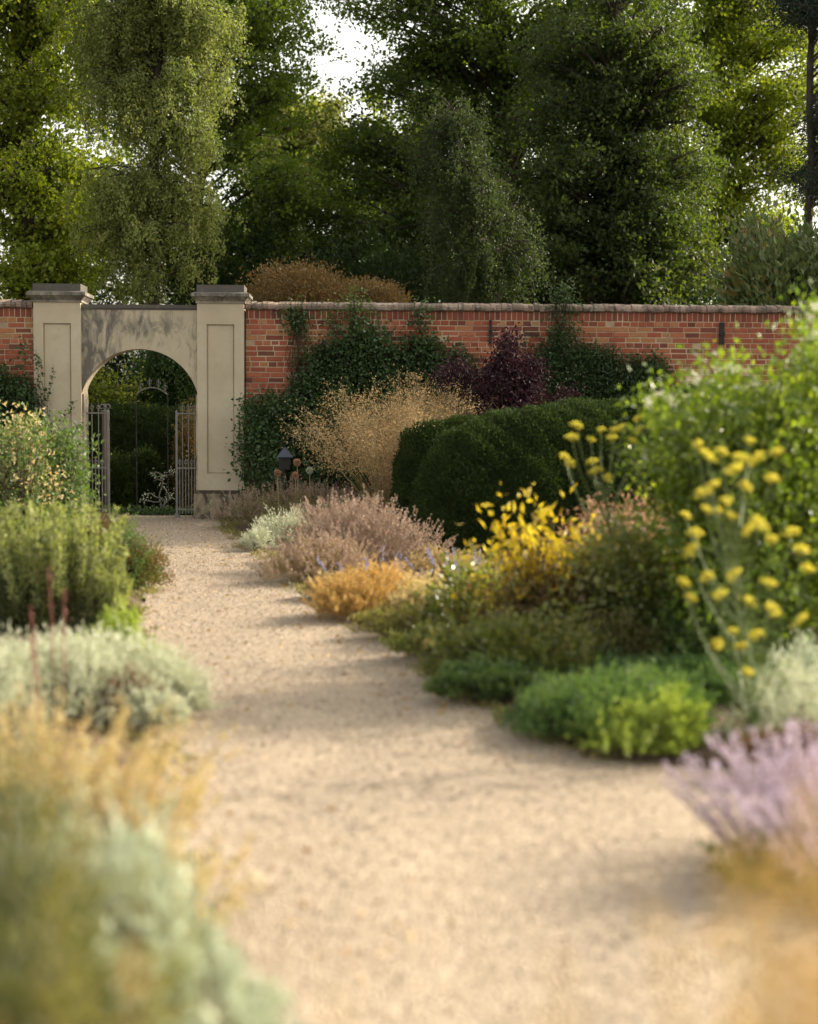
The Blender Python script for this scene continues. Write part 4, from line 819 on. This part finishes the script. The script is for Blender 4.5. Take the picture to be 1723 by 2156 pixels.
def stipa(name, label, px, py, height, n, spread, pan=.42, m=120, off=.09, mat='stipa', r0=.14, sl=.02, cat='grass', tuft=True):
    c = at(px, py); e = thing(name, label, cat, c); P = stems(np.zeros(3), r0, n, height, spread, .28, 7, lenvar=.28)
    g = G(); g.tubes(P, np.array([[.004, .004, .0035, .003, .0025, .002, .001]]), rnd(n), 3)
    t = 1 - pan * rnd(n, m); q0 = along(P, t).reshape(-1, 3); N = len(q0); w_ = off * np.sin(np.pi * np.clip((1 - t.reshape(-1, 1)) / pan, 0, 1)) ** .7 + .01; dd = gau(N, 3) * w_ + np.array([0, 0, -.25]) * w_; q = q0 + dd
    s_ = rng.random(N) < .22; g.tubes(np.stack([q0[s_], q[s_]], 1), np.array([[.0012, .0008]]), .5, 3); g.build('stems', ML['straw'], e)
    g = G(); g.leaves(q, dd + gau(N, 3) * .02 + [0, 0, -.02], sl * (.7 + .7 * rnd(N)), sl * .32, rnd(N)); g.build('seed_heads', ML[mat], e)
    if tuft:
        g = G(); n2 = 500; P = stems(np.zeros(3), r0 * 1.2, n2, height * .45, 1.1, .5, 6); g.tubes(P, np.array([[.004, .004, .003, .003, .002, .001]]), rnd(n2), 3); g.build('leaves', ML['olive'], e)
    return e
stipa('oat_grass', 'large golden oat grass fountain in front of the wall beside the yew', 835, 1118, 2.15, 165, .62, m=130, off=.13, sl=.028)
stipa('oat_grass', 'second golden oat grass tuft just right of the large fountain', 945, 1114, 1.95, 70, .45, m=170, off=.12, sl=.026)

# ------------------------------------------------------------------ yew hedges in the right border
def gp(px, py): return at(px, py)[:2]
pth = [(.64, 16.4, 1.0), (1.1, 16.5, 1.07), (1.8, 16.8, 1.16), (2.9, 17.3, 1.25), (4.6, 18.2, 1.33)]
hedge('yew_hedge', 'large dark clipped yew curving from the right border towards the path', pth, .70, 1.40, 280000, 'yew', .035, shape=2.6, rnd_end=.5)
hedge('yew_hedge', 'smaller clipped yew peeping out left behind the large one', [(.2, 18.95, 1.), (.95, 19.2, 1.0)], .42, 1.40, 70000, 'yew', .035, shape=3.2, rnd_end=.3)

# ------------------------------------------------------------------ right border, far to near
def spent_lavender(name, label, px, py, rx, ry, h, low, top, n, cat='lavender', fl=.02, m=14, len_=.25, leaf=.03):
    c = at(px, py); e = thing(name, label, cat, c); g = G(); mound(g, np.array([0, 0, .03]), rx, ry, h * .72, int(n * 7), leaf, leaf * .18, up=.8, amp=.08, jit=.35); g.build('foliage', ML[low], e)
    # thin flowering stalks that stand out of the dome
    N = n; d = hemi(N); nl = 7; a = rnd(nl) * 6.283 + np.arange(nl) * 2.4; q = .35 + .35 * rnd(nl); q[0] = .1; lk = rng.integers(0, nl, N); rr = .38 + .3 * rnd(nl); hh = .5 + .5 * rnd(nl); hh[0] = 1
    O = np.stack([np.cos(a) * q * rx, np.sin(a) * q * ry, a * 0], 1)
    b = O[lk] + d * np.stack([rr[lk] * rx, rr[lk] * ry, hh[lk] * h], 1) * .6; out = nrm(d * [1, 1, .4] + [0, 0, 1.0] + gau(N, 3) * .22); Ls = h * .5 * (.35 + .85 * rnd(N, 1)); t = np.linspace(0, 1, 4)[None, :, None]
    P = b[:, None] + out[:, None] * Ls[:, None] * t; g = G(); g.tubes(P, np.array([[.0016, .0015, .0013, .001]]), rnd(N), 3); g.build('stems', ML[low], e)
    q = along(P, 1 - len_ * 1.4 * rnd(N, m)).reshape(-1, 3); M_ = len(q); g = G(); g.leaves(q + gau(M_, 3) * .004, gau(M_, 3) + [0, 0, .8], fl * (.6 + .7 * rnd(M_)), fl * .6, np.clip(np.repeat(rnd(N), m) * .5 + rnd(M_) * .5, 0, 1)); g.build('flower_spikes', ML[top], e)
    return e
spent_lavender('lavender', 'low olive mound with faded mauve spikes just right of the gateway', 600, 1113, .92, .7, .62, 'olive', 'heather', 1500)
spent_lavender('lavender', 'small faded lavender with a few purple spikes beside the golden grass', 722, 1100, .35, .3, .5, 'olive', 'mauve', 400)
spent_lavender('lavender', 'pinkish brown spent lavender dome in front of the smaller yew', 735, 1205, .74, .55, .72, 'heather', 'heather', 1500)
spent_lavender('lavender', 'buff spent lavender spilling onto the gravel below the pinkish dome', 665, 1225, .5, .4, .46, 'straw', 'heather', 800)
bush('curry_plant', 'small silver leaved mound edging the path beside the far lavender', 'plant', 600, 1150, .42, .4, .36, 'silver', 7000, .045, .007, up=.7)
bush('curry_plant', 'low silver leaved mound nearest the path below the olive lavender', 'plant', 545, 1160, .2, .2, .2, 'silver', 2500, .04, .007, up=.7)
bush('curry_plant', 'silver leaved mound tucked against the smaller yew', 'plant', 795, 1112, .3, .3, .42, 'silver_blue', 4500, .045, .007, up=.7)
spent_lavender('ochre_mound', 'ochre orange mound of spent flower stems beside the path bend', 790, 1302, .42, .4, .4, 'orange', 'orange', 1100, 'plant')
spent_lavender('ochre_mound', 'paler ochre mound right of the brighter one', 905, 1315, .34, .34, .36, 'olive', 'peach', 800, 'plant')
for px, py, lab in ((790, 1265, 'thin blue flower spikes behind the ochre mound'), (985, 1262, 'thin blue flower spikes below the large yew')):
    c = at(px, py); e = thing('catmint', lab, 'flower', c); spikes(e, np.zeros(3), .3, 14, .46, .5, ML['olive'], ML['bluefl'], fl_len=.3, m=40)
bush('rose_shrub', 'small rose with yellow green foliage between ochre mound and yellow shrub', 'shrub', 1010, 1350, .36, .35, .5, 'rose', 3800, .045, .028, amp=.25)
c = at(925, 1345); e = thing('rose_shrub', 'low rose sprig with a few white blooms leaning over the gravel', 'shrub', c, None); branchy(e, np.zeros(3), .16, .14, .2, 14, r=.004)
g = G(); mound(g, np.zeros(3), .16, .14, .2, 500, .035, .024, amp=.2); g.build('foliage', ML['rose'], e)
for q in ((-.05, -.1, .17), (.0, -.12, .16), (.03, -.1, .18), (-.02, -.12, .14)):
    g = G(); d = nrm(gau(26, 3) + [0, -.3, .6]); g.leaves(np.array(q) + d * .006, d, .026, .024, rnd(26)); g.build('bloom', ML['white_fl'], e)
e, c = upright_shrub('peony', 'shrub with glowing yellow autumn leaves in front of the large yew', 1130, 1385, [(1090, 1115, 18, 22), (1140, 1125, 18, 20), (1150, 1170, 50, 28), (1090, 1185, 40, 26), (1060, 1140, 15, 12), (1205, 1200, 35, 22), (1250, 1160, 10, 30), (1120, 1225, 60, 20)], 'yellow_leaf', 800, .07, .42, .16, per=9)
upright_shrub('peony', 'bronze leaved shrub under the yellow one', 1150, 1392, [(1140, 1260, 90, 40), (1210, 1240, 50, 30), (1070, 1300, 60, 40), (1200, 1310, 90, 50)], 'redbrown', 2200, .055, .5, .22, per=20)
upright_shrub('rose_shrub', 'olive green rose bush with scattered bright leaves below the pink grass', 1260, 1400, [(1290, 1210, 70, 40), (1330, 1270, 90, 50), (1270, 1320, 90, 50), (1360, 1200, 50, 40), (1400, 1300, 60, 60), (1330, 1130, 60, 20)], 'rose', 9000, .045, .6, .25, per=22)
bush('rose_shrub', 'low dull green and bronze bush at the path edge below the ochre mounds', 'shrub', 1010, 1438, .34, .35, .34, 'rose', 5200, .032, .02, amp=.25, trange=(0, .75))
bush('rose_shrub', 'low bronze tinted bush between the path edge and the thyme mound', 'shrub', 1150, 1450, .42, .4, .34, 'rose', 5600, .03, .018, amp=.25)
bush('low_geranium', 'flat dark green patch where the path bends right', 'plant', 1050, 1475, .38, .3, .16, 'leafygreen', 4200, .03, .022, amp=.2)
stipa('pink_grass', 'hazy pinkish seed heads between the yew and the big green shrub', 1330, 1362, 1.04, 60, .5, pan=.5, m=130, off=.1, sl=.03, mat='pinkgrass', tuft=False)
for px, py, rx, h, m_, n, lab in ((930, 1235, .5, .26, 'straw', 3400, 'dry straw coloured tuft at the foot of the large yew'), (985, 1215, .5, .2, 'olive', 3000, 'low olive strip directly below the large yew'), (840, 1262, .35, .2, 'heather', 2600, 'faded mauve tuft between pink dome and ochre mound'), (700, 1262, .3, .16, 'straw', 2600, 'dry buff ground cover below the spent lavender'), (850, 1345, .4, .14, 'olive', 3400, 'low olive ground cover in front of the ochre mounds'), (930, 1395, .3, .16, 'rose', 2600, 'sparse bronze green ground cover at the path corner'),
        (1080, 1330, .5, .34, 'leafygreen', 6000, 'dull green undergrowth left of the yellow leaved shrub'), (1330, 1425, .5, .3, 'olive', 5200, 'olive undergrowth between canes and rose bush'), (640, 1150, .3, .3, 'heather', 2600, 'brownish tuft between silver mound and olive lavender')):
    bush('ground_cover', lab, 'plant', px, py, rx, .3, h, m_, n, .028, .014, amp=.15, up=.6)
# cane stakes
for i, (x0, y0, x1, y1, lab) in enumerate([(1372, 1372, 1452, 1262, 'longer pale cane leaning at the foot of the big green shrub'), (1385, 1368, 1440, 1300, 'shorter pale cane leaning beside the longer one')]):
    c = at(x0, 1400); P1 = W(x1, y1, c[1] + .1); e_ = G(); e_.tubes(np.array([(0, 0, .04), P1 - c]), [[.008, .007]], .5, 6); o = e_.build('cane', CANE); o.location = tuple(c); tag(o, lab, 'cane', 'leaning canes')
# big green shrub at the right
BS = [(1480, 890, 75, 55), (1600, 870, 80, 55), (1530, 800, 60, 22), (1450, 970, 90, 60), (1640, 950, 120, 90), (1715, 770, 40, 60), (1722, 690, 18, 45), (1480, 1080, 90, 80), (1620, 1120, 140, 120), (1760, 900, 100, 150), (1500, 1200, 110, 80), (1680, 1270, 120, 90), (1390, 860, 25, 30), (1800, 1150, 100, 170), (1540, 1330, 130, 60)]
e, c = upright_shrub('green_shrub', 'tall bright green leafy shrub covering the right edge in front of the wall', 1620, 1420, BS, 'green_shrub', 30000, .048, .6, .5, per=26)
n = 130; g = G(); pp = []
for k_ in range(n):
    b = BS[[0, 1, 2, 3, 5, 6, 12][rng.integers(0, 7)]]; an = -rng.random() * math.pi; pp.append(W(b[0] + b[2] * 1.05 * math.cos(an), b[1] + b[3] * 1.1 * math.sin(an), c[1] + .25 * rng.standard_normal()) - c)
pp = np.repeat(np.array(pp), 6, 0); g.leaves(pp + gau(len(pp), 3) * .012, gau(len(pp), 3), .02, .016, rnd(len(pp))); g.build('blossom', ML['white_fl'], e)
# low shade-filling plants behind
bush('green_shrub', 'dark low bush in the shade under the tall green shrub', 'shrub', 1500, 1425, .55, .4, .5, 'leafygreen', 9000, .035, .022, amp=.2)

# fennel / yarrow with flat yellow heads
FH = [(1215, 893), (1205, 918), (1265, 905), (1245, 925), (1310, 898), (1295, 905), (1190, 960), (1200, 975), (1248, 970), (1255, 988), (1280, 1005), (1345, 905), (1290, 920), (1330, 925), (1345, 880), (1370, 900),
      (1468, 935), (1578, 928), (1635, 950), (1490, 955), (1520, 950), (1560, 962), (1590, 965), (1545, 985), (1625, 1005), (1500, 1022), (1480, 1035), (1570, 1022), (1530, 1055), (1490, 1072), (1510, 1075), (1540, 1085), (1445, 1085), (1575, 1115), (1625, 1135), (1665, 1118), (1690, 1155), (1465, 1120),
      (1440, 1225), (1490, 1212), (1545, 1208), (1620, 1225), (1455, 1258), (1515, 1250), (1575, 1262), (1628, 1280), (1685, 1303), (1545, 1328), (1510, 1355), (1590, 1335), (1560, 1360), (1600, 1100), (1455, 1155), (1575, 1415), (1700, 1195)]
def fennel(name, label, px, py, dep_c, heads, trunkpts, group):
    c = at(px, py); e = thing(name, label, 'flower', c, group); T = np.array([W(a, b, c[1] + .0) - c for a, b in trunkpts]); T[0] = (0, 0, 0); s = np.r_[0, np.cumsum(np.linalg.norm(np.diff(T, axis=0), axis=1))]; ss = np.linspace(0, s[-1], 10); TT = np.stack([np.interp(ss, s, T[:, i]) for i in range(3)], 1)
    g = G(); g.tubes(TT, [np.linspace(.009, .004, 10)], .5, 6)
    for (a, b) in heads:
        dd = c[1] + .22 * rng.standard_normal(); H = W(a, b, dd) - c; zs_ = max(.15, H[2] - .3 - .9 * abs(H[0] - np.interp(H[2] - .2, TT[:, 2], TT[:, 0]))); st = np.array([np.interp(zs_, TT[:, 2], TT[:, i]) for i in range(3)])
        t = np.linspace(0, 1, 6)[:, None]; P = st * (1 - t) + H * t; P[:, :2] += (H - st)[:2] * (.18 * np.sin(np.pi * t)); g.tubes(P - [0, 0, .02], [np.linspace(.0045, .003, 6)], .5, 5)
        h = G(); R = .018 + .024 * rng.random(); nr = 13; an = np.arange(nr) * 2.4 + rng.random() * 6; rr = R * np.sqrt((np.arange(nr) + .5) / nr) * (.8 + .4 * rnd(nr)); tl = gau(2) * .35
        xy = np.stack([rr * np.cos(an), rr * np.sin(an)], 1); tips = H + np.column_stack([xy, .008 - .5 * rr ** 2 / R + xy @ tl])
        h.tubes(np.stack([np.repeat((H - [0, 0, .03])[None], nr, 0), tips], 1), np.array([[.0012, .001]]), 0.2, 3)
        N = nr * 18; q = np.repeat(tips, 18, 0) + gau(N, 3) * np.array([.005, .005, .004]); h.leaves(q, gau(N, 3) + [0, 0, .6], .008, .008, rnd(N)); h.build('flower_head', ML['fennel_fl'], e)
    g.build('stems', ML['fennel_st'], e)
    g = G(); n = 900; q = along(TT[None], rnd(1, n) ** 1.5 * .7)[0] + gau(n, 3) * np.array([.08, .08, .06]); q[:, 2] = np.abs(q[:, 2]); g.leaves(q, gau(n, 3) + [0, 0, .4], .05, .0025, rnd(n)); g.build('leaves', ML['leafygreen'], e)
FG = 'yellow flowered fennel in the right border'
fennel('fennel', 'fennel stem with yellow heads leaning left across the dark yew', 1370, 1420, 0, FH[:16], [(1370, 1420), (1300, 1200), (1275, 1060), (1262, 960)], FG)
fennel('fennel', 'tallest yellow flowered fennel in front of the big green shrub', 1585, 1575, 0, FH[16:38], [(1585, 1575), (1575, 1350), (1550, 1150), (1575, 960)], FG)
fennel('fennel', 'lower yellow flowered fennel nearest the silver plant', 1600, 1600, 0, FH[38:], [(1600, 1600), (1590, 1450), (1560, 1300), (1540, 1240)], FG)
# thyme / chamomile mounds
bush('thyme_mound', 'broad fresh green cushion spilling towards the path bend', 'plant', 1300, 1545, .46, .5, .24, 'thyme', 22000, .03, .014, amp=.22, up=.5, lobes=11)
bush('thyme_mound', 'farther green cushion under the canes', 'plant', 1430, 1480, .5, .4, .2, 'thyme', 16000, .03, .014, amp=.22, up=.5, lobes=11, trange=(0, .7))
bush('thyme_mound', 'small green cushion left of the broad one', 'plant', 1185, 1520, .24, .25, .17, 'thyme', 8000, .03, .014, amp=.22, up=.5, lobes=7, trange=(0, .8))
bush('marjoram', 'lime green leafy tuft at the corner of the bed before the purple catmint', 'plant', 1400, 1590, .28, .2, .18, 'lime', 4200, .026, .018, amp=.25, up=.6)
c = at(1300, 1608); e = thing('seedling_plant', 'pair of pale yellowish shoots at the gravel corner', 'plant', c); spikes(e, np.zeros(3), .12, 9, .22, .4, ML['olive'], ML['lime'], fl_len=.6, m=30, fs=.02, fw=.015)
bush('artemisia', 'silver leaved clump with brown stems at the right edge', 'plant', 1680, 1590, .36, .35, .33, 'silver', 7500, .04, .009, amp=.25, up=.8)
bush('artemisia', 'blue green silvery clump behind the silver one at the right edge', 'plant', 1720, 1500, .4, .3, .32, 'silver_blue', 6500, .035, .01, amp=.2, up=.6)
bush('heather_mound', 'brown twiggy patch just in front of the silver clump', 'plant', 1660, 1640, .28, .2, .2, 'brownstem', 5200, .03, .006, amp=.2, up=.8)
for px, py, r_, n, lab in ((1650, 1830, .25, 80, 'mauve catmint with upright spikes at the right edge of the gravel'), (1745, 1800, .26, 80, 'mauve catmint right of the first at the picture edge'), (1790, 1890, .25, 70, 'mauve catmint lowest in the right corner')):
    c = at(px, py); e = thing('catmint', lab, 'flower', c, 'mauve catmint along the right edge'); spikes(e, np.zeros(3), r_ * .6, n, .5, .7, ML['olive'], ML['lavender'], fl_len=.78, m=80, fs=.014, fw=.012, r=.002)
    g = G(); mound(g, np.zeros(3), r_ * .9, r_ * .9, .13, 2400, .025, .014, up=.4, amp=.25, lobes=8); g.build('foliage', ML['leafygreen'], e)
# out of focus foreground tufts
def near_grass(name, label, x, y, h, n, mat, spread, r0=.1, m=60, fs=.022):
    e = thing(name, label, 'grass', (x, y, 0)); spikes(e, np.zeros(3), r0, n, h, spread, ML['straw'], ML[mat], fl_len=.35, m=m, fs=fs, fw=.012, r=.002, fl_name='seed_heads', curve=.3)
    return e
near_grass('feather_grass', 'very blurred golden ochre grass tuft closest to the camera on the right', .41, 1.10, 1.23, 520, 'orange', .07, r0=.105, m=36, fs=.013)
near_grass('feather_grass', 'very blurred golden ochre grass tuft closest to the camera at bottom left', -.345, 1.12, 1.08, 150, 'orange', .06, r0=.05, m=40, fs=.018)

# ------------------------------------------------------------------ left border
bush('santolina', 'silver grey cushion with brown inside beside the path on the left', 'plant', 200, 1512, .54, .45, .35, 'silver', 22000, .034, .010, amp=.12, up=.7, lobes=11)
bush('santolina', 'silver grey cushion at the left edge behind the orange plant', 'plant', 0, 1540, .3, .4, .33, 'silver', 8000, .032, .009, amp=.12, up=.7)
bush('santolina', 'small silver tuft at the gravel edge right of the big cushion', 'plant', 380, 1512, .15, .12, .2, 'silver', 3600, .028, .008, amp=.1, up=.7, lobes=3)
bush('santolina', 'small rounded silver tuft in front of the big cushion', 'plant', 325, 1545, .15, .12, .17, 'silver', 3400, .028, .008, amp=.1, up=.7, lobes=3)
bush('heather_mound', 'rusty brown twiggy patch within the silver cushions', 'plant', 268, 1534, .2, .13, .22, 'brownstem', 3600, .03, .006, amp=.15, up=.8)
c = at(130, 1340); e = thing('hebe', 'upright bright green bush with pale shoot tips on the left', 'shrub', c); o = np.zeros(3)
g = G(); mound(g, o, .46, .42, .62, 12000, .034, .012, up=.9, jit=.35); g.build('foliage', ML['rosemary_low'], e)
spikes(e, o, .34, 62, .98, .2, ML['rosemary_low'], ML['rosemary'], fl_len=.62, m=150, fs=.042, fw=.013, r=.004, fl_name='shoot_tips', curve=.1, lenvar=.4)
c = at(232, 1345); e = thing('hebe', 'smaller bright green upright bush right of the larger one', 'shrub', c); spikes(e, np.zeros(3), .1, 26, .54, .2, ML['rosemary_low'], ML['rosemary'], fl_len=.7, m=110, fs=.036, fw=.012, r=.003, fl_name='shoot_tips', lenvar=.5)
g = G(); mound(g, np.zeros(3), .2, .2, .36, 3500, .03, .01, up=.8); g.build('foliage', ML['rosemary_low'], e)
c = at(5, 1330); e = thing('hebe', 'bright green upright bush at the left edge of the picture', 'shrub', c); spikes(e, np.zeros(3), .3, 60, .92, .2, ML['rosemary_low'], ML['rosemary'], fl_len=.55, m=120, fs=.042, fw=.013, r=.003, fl_name='shoot_tips', lenvar=.4)
g = G(); mound(g, np.zeros(3), .42, .4, .6, 9000, .032, .012, up=.8); g.build('foliage', ML['rosemary_low'], e)
e, o = bush('rock_rose', 'low dark green mound turning rusty red at the path edge on the left', 'shrub', 268, 1238, .33, .35, .52, 'leafygreen', 9000, .024, .010, amp=.1)
g = G(); mound(g, o + np.array([.12, -.08, 0]), .27, .26, .38, 6000, .024, .010, amp=.1); g.build('autumn_foliage', ML['redbrown'], e)
bush('rock_rose', 'second low rusty green mound just behind towards the gate', 'shrub', 225, 1165, .3, .3, .36, 'redbrown', 5200, .024, .010, amp=.1)
upright_shrub('spindle_bush', 'leafy bush turning orange at the far left beside the pier', 60, 1190, [(30, 900, 30, 25), (60, 930, 50, 35), (20, 960, 40, 50), (0, 1010, 40, 50), (80, 1010, 50, 40), (50, 1060, 70, 40), (-40, 980, 50, 80)], 'peach', 2600, .045, .5, .35, per=12)
upright_shrub('spindle_bush', 'dull green undergrowth inside the orange bush at the far left', 40, 1195, [(30, 950, 60, 50), (40, 1040, 80, 60), (0, 1100, 80, 50), (90, 1110, 60, 40)], 'leafygreen', 5200, .045, .5, .35, per=20)
upright_shrub('rose_shrub', 'green leaved rose between the orange bush and the left pier', 115, 1180, [(120, 970, 40, 40), (145, 930, 22, 25), (100, 1020, 60, 40), (150, 1020, 22, 40), (60, 990, 40, 40), (120, 1080, 60, 40), (70, 925, 30, 25)], 'leafygreen', 5200, .055, .65, .35, per=20)
bush('euphorbia', 'small yellow green plant on the gravel edge below the bright green bush', 'plant', 258, 1425, .19, .16, .34, 'lime', 2600, .03, .012, up=.8, amp=.2)
bush('ochre_mound', 'yellowing seedlings along the gravel edge beside the silver cushion', 'plant', 315, 1465, .12, .2, .16, 'peach', 1100, .025, .012, amp=.2)
for px, py, h, lab in ((92, 1640, .86, 'blurred dark red flower stems standing before the silver cushion'), (128, 1620, .88, 'second group of blurred dark red stems right of the first')):
    c = at(px, py); e = thing('persicaria', lab, 'flower', c, 'dark red stems in the left border'); spikes(e, np.zeros(3), .025, 2, h, .04, ML['redstem'], ML['redstem'], fl_len=.45, m=70, fs=.014, fw=.007, r=.003)
# orange and yellow blurred plants
def fluffy(name, label, px, py, rx, ry, h, low, top, n, fs=.02, m=26, cat='plant', spread=.5):
    c = at(px, py); e = thing(name, label, cat, c); g = G(); mound(g, np.zeros(3), rx, ry, h * .6, n * 14, .03, .012, up=.6, amp=.2); g.build('foliage', ML[low], e)
    spikes(e, np.zeros(3), rx * .7, n, h, spread, ML['straw'], ML[top], fl_len=.45, m=m, fs=fs, fw=fs * .6, r=.0018, fl_name='flowers', flat=ry / rx)
    return e
fluffy('sedge', 'hazy peach and yellow flowering plant at the left in front of the silver cushion', 90, 1880, .36, .3, .66, 'silver_blue', 'peach', 170, m=20)
fluffy('sedge', 'hazy orange flowering plant leaning over the gravel on the left', 270, 1850, .2, .25, .42, 'silver_blue', 'peach', 90, m=20)
fluffy('sedge', 'blurred yellow flowering plant at the left picture edge', -70, 1900, .28, .25, .66, 'lime', 'peach', 120, m=24)
fluffy('sedge', 'fading orange flowered plant above the silver green foliage at lower left', 300, 2060, .2, .2, .44, 'silver_blue', 'peach', 50, m=20)
for px, py, rx, ry, h, n, lab in ((260, 2330, .22, .28, .52, 9000, 'large blurred silver green artemisia at the lower left'), (470, 2480, .16, .26, .40, 7000, 'lower silver green artemisia spilling over the gravel at the bottom'), (400, 2250, .15, .2, .36, 4600, 'middle silver green artemisia leaning to the gravel')):
    c = at(px, py); e = thing('artemisia', lab, 'plant', c); g = G(); mound(g, np.zeros(3), rx, ry, h, int(n * .75), .05, .014, up=.7, amp=.2, shell=.35, lobes=11, clump=.8); g.build('foliage', ML['silver_blue'], e)
    g = G(); mound(g, np.zeros(3), rx * .9, ry * .9, h * .9, n // 3, .03, .008, up=.7, amp=.2, shell=.6); g.build('inner_stems', ML['brownstem'], e); branchy(e, np.zeros(3), rx, ry, h * .9, 50)
c = at(60, 2280); e = thing('artemisia', 'silver green plant at the left edge behind the olive grass', 'plant', c)
g = G(); mound(g, np.zeros(3), .26, .3, .56, 8000, .035, .011, up=.6, amp=.25); g.build('foliage', ML['silver'], e); g = G(); mound(g, np.zeros(3), .24, .26, .54, 3600, .03, .015, up=.6, amp=.25); g.build('brown_stems', ML['brownstem'], e)
c = at(110, 2700); e = thing('rosemary', 'blurred dark olive bush in the bottom left corner', 'shrub', c)
g = G(); mound(g, np.zeros(3), .25, .3, .80, 8000, .03, .008, up=.9, amp=.15, jit=.35, shell=.5, lobes=9); g.build('foliage', ML['olive'], e); g = G(); mound(g, np.zeros(3), .24, .28, .78, 9000, .03, .008, up=.9, amp=.2, jit=.35); g.build('inner_foliage', ML['rosemary_low'], e); branchy(e, np.zeros(3), .25, .3, .7, 60)
print('VERTS', sum(len(m.vertices) for m in bpy.data.meshes))
